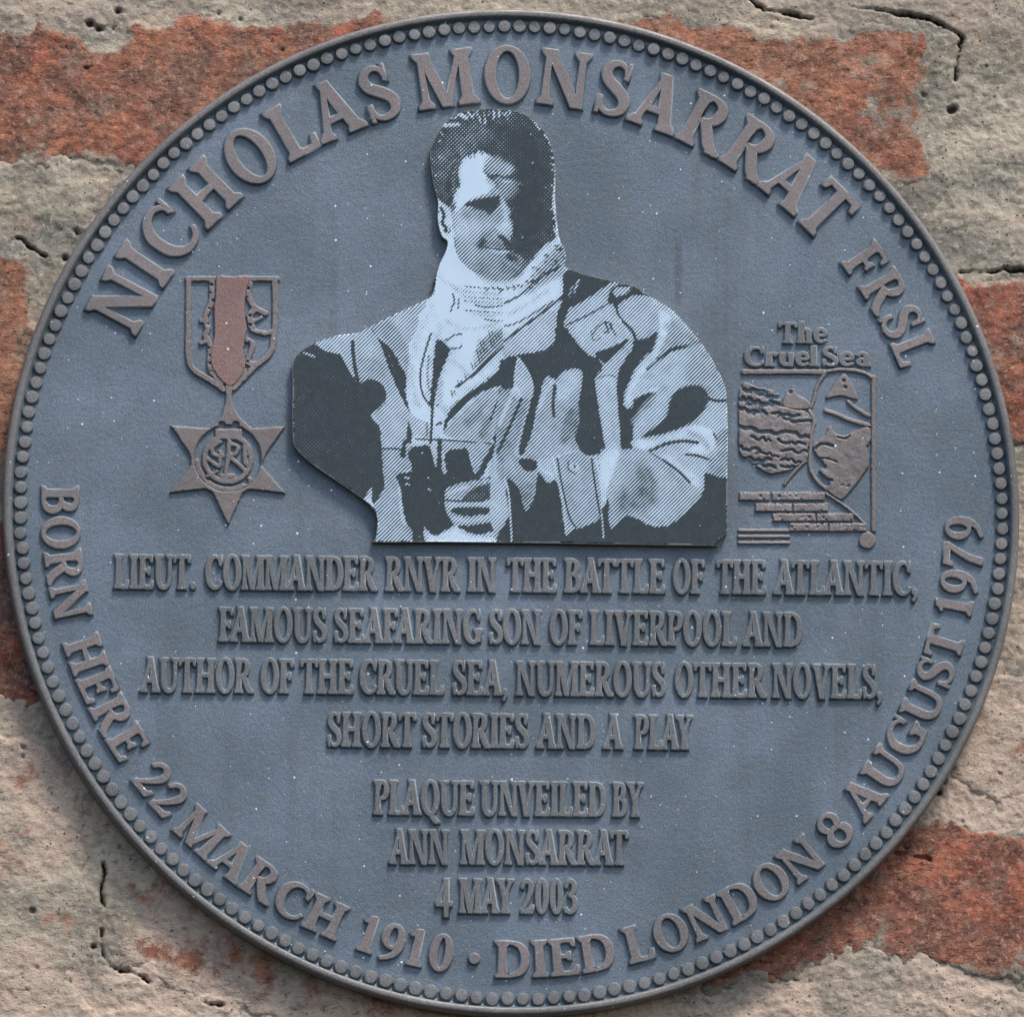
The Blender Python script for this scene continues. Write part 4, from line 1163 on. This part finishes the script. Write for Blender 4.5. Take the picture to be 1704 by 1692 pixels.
def mortar_color(b):
    c = b.mix(b.rng(b.noise(13, 6, 0.68), 0.38, 0.60), (0.215, 0.190, 0.148), (0.50, 0.43, 0.325))
    c = b.mix(b.math('MULTIPLY', b.rng(b.noise(24, 5, 0.65, stretch=(0.6, 1, 1.4)), 0.44, 0.62), 0.8), c, (0.185, 0.178, 0.155))
    c = b.mix(b.math('MULTIPLY', b.rng(b.noise(19, 5, 0.65, dist=1.0), 0.52, 0.68), 0.5), c, (0.50, 0.32, 0.23))
    c = b.mix(b.math('MULTIPLY', b.attr('pink'), b.rng(b.noise(17, 5, 0.65, dist=0.6), 0.36, 0.56, 0.05, 0.9)), c, (0.60, 0.45, 0.35))
    c = b.mix(b.rng(b.noise(110, 6, 0.8, stretch=(0.6, 1, 1.5)), 0.52, 0.68, 0, 0.5), c, (0.14, 0.122, 0.10))
    c = b.mix(b.rng(b.noise(420, 5, 0.8), 0.50, 0.66, 0, 0.55), c, (0.68, 0.59, 0.46))
    c = b.mix(b.rng(b.noise(330, 5, 0.8, stretch=(0.6, 1, 1.5)), 0.53, 0.66, 0.0, 0.7), c, (0.085, 0.074, 0.060))
    c = b.mix(b.math('MULTIPLY', b.rng(b.voro(330), 0.08, 0.24, 1, 0), b.rng(b.noise(80, 2), .5, .58)), c, (0.045, 0.04, 0.034))
    return c


b = NB('mortar')
c = mortar_color(b)
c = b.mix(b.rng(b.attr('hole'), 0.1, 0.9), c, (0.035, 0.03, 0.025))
n = b.bump(b.noise(170, 7, 0.78), 0.0017, 0.9)
n = b.bump(b.noise(900, 3, 0.7), 0.0003, 0.8, prev=n)
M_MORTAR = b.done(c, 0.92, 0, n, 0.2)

b = NB('weathered_brick')
at_t, at_s, at_d = b.attr('tint'), b.attr('smear'), b.attr('dark')
red = b.mix(b.rng(b.noise(55, 5, 0.7), 0.36, 0.66), (0.19, 0.068, 0.050), (0.48, 0.155, 0.09))
org = b.mix(b.rng(b.noise(55, 5, 0.7), 0.36, 0.66), (0.36, 0.18, 0.105), (0.56, 0.31, 0.19))
c = b.mix(at_t, red, org)
c = b.mix(b.math('MULTIPLY', b.rng(b.noise(30, 5, 0.7, dist=0.8), 0.42, 0.56), at_d, True), c, (0.15, 0.105, 0.085))
c = b.mix(b.rng(b.noise(120, 6, 0.8), 0.50, 0.70, 0, 0.6), c, (0.13, 0.080, 0.062))
c = b.mix(b.rng(b.noise(45, 5, 0.7, dist=0.5), 0.54, 0.68, 0, 0.55), c, (0.46, 0.18, 0.09))
c = b.mix(b.rng(b.noise(62, 6, 0.8), 0.52, 0.66, 0, 0.6), c, (0.33, 0.27, 0.20))
c = b.mix(b.rng(b.noise(430, 5, 0.85), 0.50, 0.65, 0, 0.8), c, (0.58, 0.33, 0.23))
c = b.mix(b.rng(b.noise(350, 5, 0.85, stretch=(0.6, 1, 1.5)), 0.51, 0.65, 0, 0.9), c, (0.045, 0.03, 0.026))
sm = b.math('SUBTRACT', b.math('ADD', at_s, b.math('MULTIPLY', b.math('SUBTRACT', b.noise(38, 6, 0.7), 0.5), 2.8)), 0.5)
c = b.mix(b.rng(sm, -0.12, 0.22), c, mortar_color(b))
n = b.bump(b.noise(200, 6, 0.8, stretch=(0.7, 1, 1.3)), 0.0018, 0.9)
n = b.bump(b.noise(1000, 3, 0.8), 0.0006, 0.9, prev=n)
M_BRICK = b.done(c, 0.9, 0, n, 0.2)

cover = np.full(mx.shape, 0.0)
pr2 = np.hypot((mx - 854), (my - 846.5) * 1.012)
for k, (ol, (sm_, ti, dk), hgt) in enumerate(BR):
    pl = spline(ol, 3)
    x0, y0_ = pl.min(0) - 26; x1, y1_ = pl.max(0) + 26
    x0, x1 = max(x0, MX0), min(x1, MX1 - 4); y0_, y1_ = max(y0_, MY0), min(y1_, MY1 - 4)
    i0, i1 = int((y0_ - MY0) / wstep), int((y1_ - MY0) / wstep) + 2
    j0, j1 = int((x0 - MX0) / wstep), int((x1 - MX0) / wstep) + 2
    X_, Y_ = mx[i0:i1, j0:j1], my[i0:i1, j0:j1]
    d = sd_poly(X_, Y_, pl)
    dn = d + fbm(X_, Y_, 40, 5, 300 + k, 0.68) * 22
    e = sstep(-22, 2, dn)
    h = hgt + crisp_noise(X_, Y_, 200 + 9 * k) * 1.0 - e * 2.6
    h = h - carve[i0:i1, j0:j1] * 0.9
    sme = np.clip(sm_ + 0.75 * sstep(-46, 0, dn), 0, 1.2)
    tin = np.clip(ti + 0.35 * fbm(X_, Y_, 120, 3, 400 + k), 0, 1)
    dar = np.clip(dk * 2 + 0.0 * X_, 0, 1)
    WX, WZ = P(X_, Y_, 0)
    r2 = pr2[i0:i1, j0:j1]
    kp = (dn < 4) & (d < 26) & (r2 > 780)
    kp = kp[:-1, :-1] & kp[1:, 1:] & kp[:-1, 1:] & kp[1:, :-1]
    if kp.any():
        me = grid_mesh('brick', WX, WZ - ZC, -0.02 - h * mm, kp, {'smear': sme, 'tint': tin, 'dark': dar, 'pink': np.full(X_.shape, 1.0 if k in (5, 7, 4) else 0.15)})
        o = link('brick', me, wall, [M_BRICK])
    cv = cover[i0:i1, j0:j1]
    cover[i0:i1, j0:j1] = np.maximum(cv, 1 - sstep(-40, -22, dn))
mh = mh - cover * 5
WX, WZ = P(mx, my, 0)
kp = pr2 > 790
kp = kp[:-1, :-1] & kp[1:, 1:] & kp[:-1, 1:] & kp[1:, :-1]
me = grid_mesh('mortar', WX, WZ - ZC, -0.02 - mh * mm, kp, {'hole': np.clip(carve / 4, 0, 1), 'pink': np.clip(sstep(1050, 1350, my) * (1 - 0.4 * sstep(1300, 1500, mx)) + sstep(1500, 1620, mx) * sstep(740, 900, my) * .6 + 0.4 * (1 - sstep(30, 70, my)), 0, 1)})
mo = link('mortar', me, wall, [M_MORTAR])
# the body of the wall behind the faced surface
x0, z1 = P(MX0, MY0, 0); x1, z0 = P(MX1, MY1, 0)
x0, x1, z0, z1 = float(x0), float(x1), float(z0), float(z1)
vv = [(x, y, z - ZC) for y in (-0.01, 0.2) for x, z in ((x0, z0), (x1, z0), (x1, z1), (x0, z1))]
ff = [(0, 1, 2, 3), (5, 4, 7, 6), (1, 5, 6, 2), (4, 0, 3, 7), (3, 2, 6, 7), (4, 5, 1, 0)]
link('wall_core', mesh('wall_core', vv, ff, False), wall, [M_MORTAR])
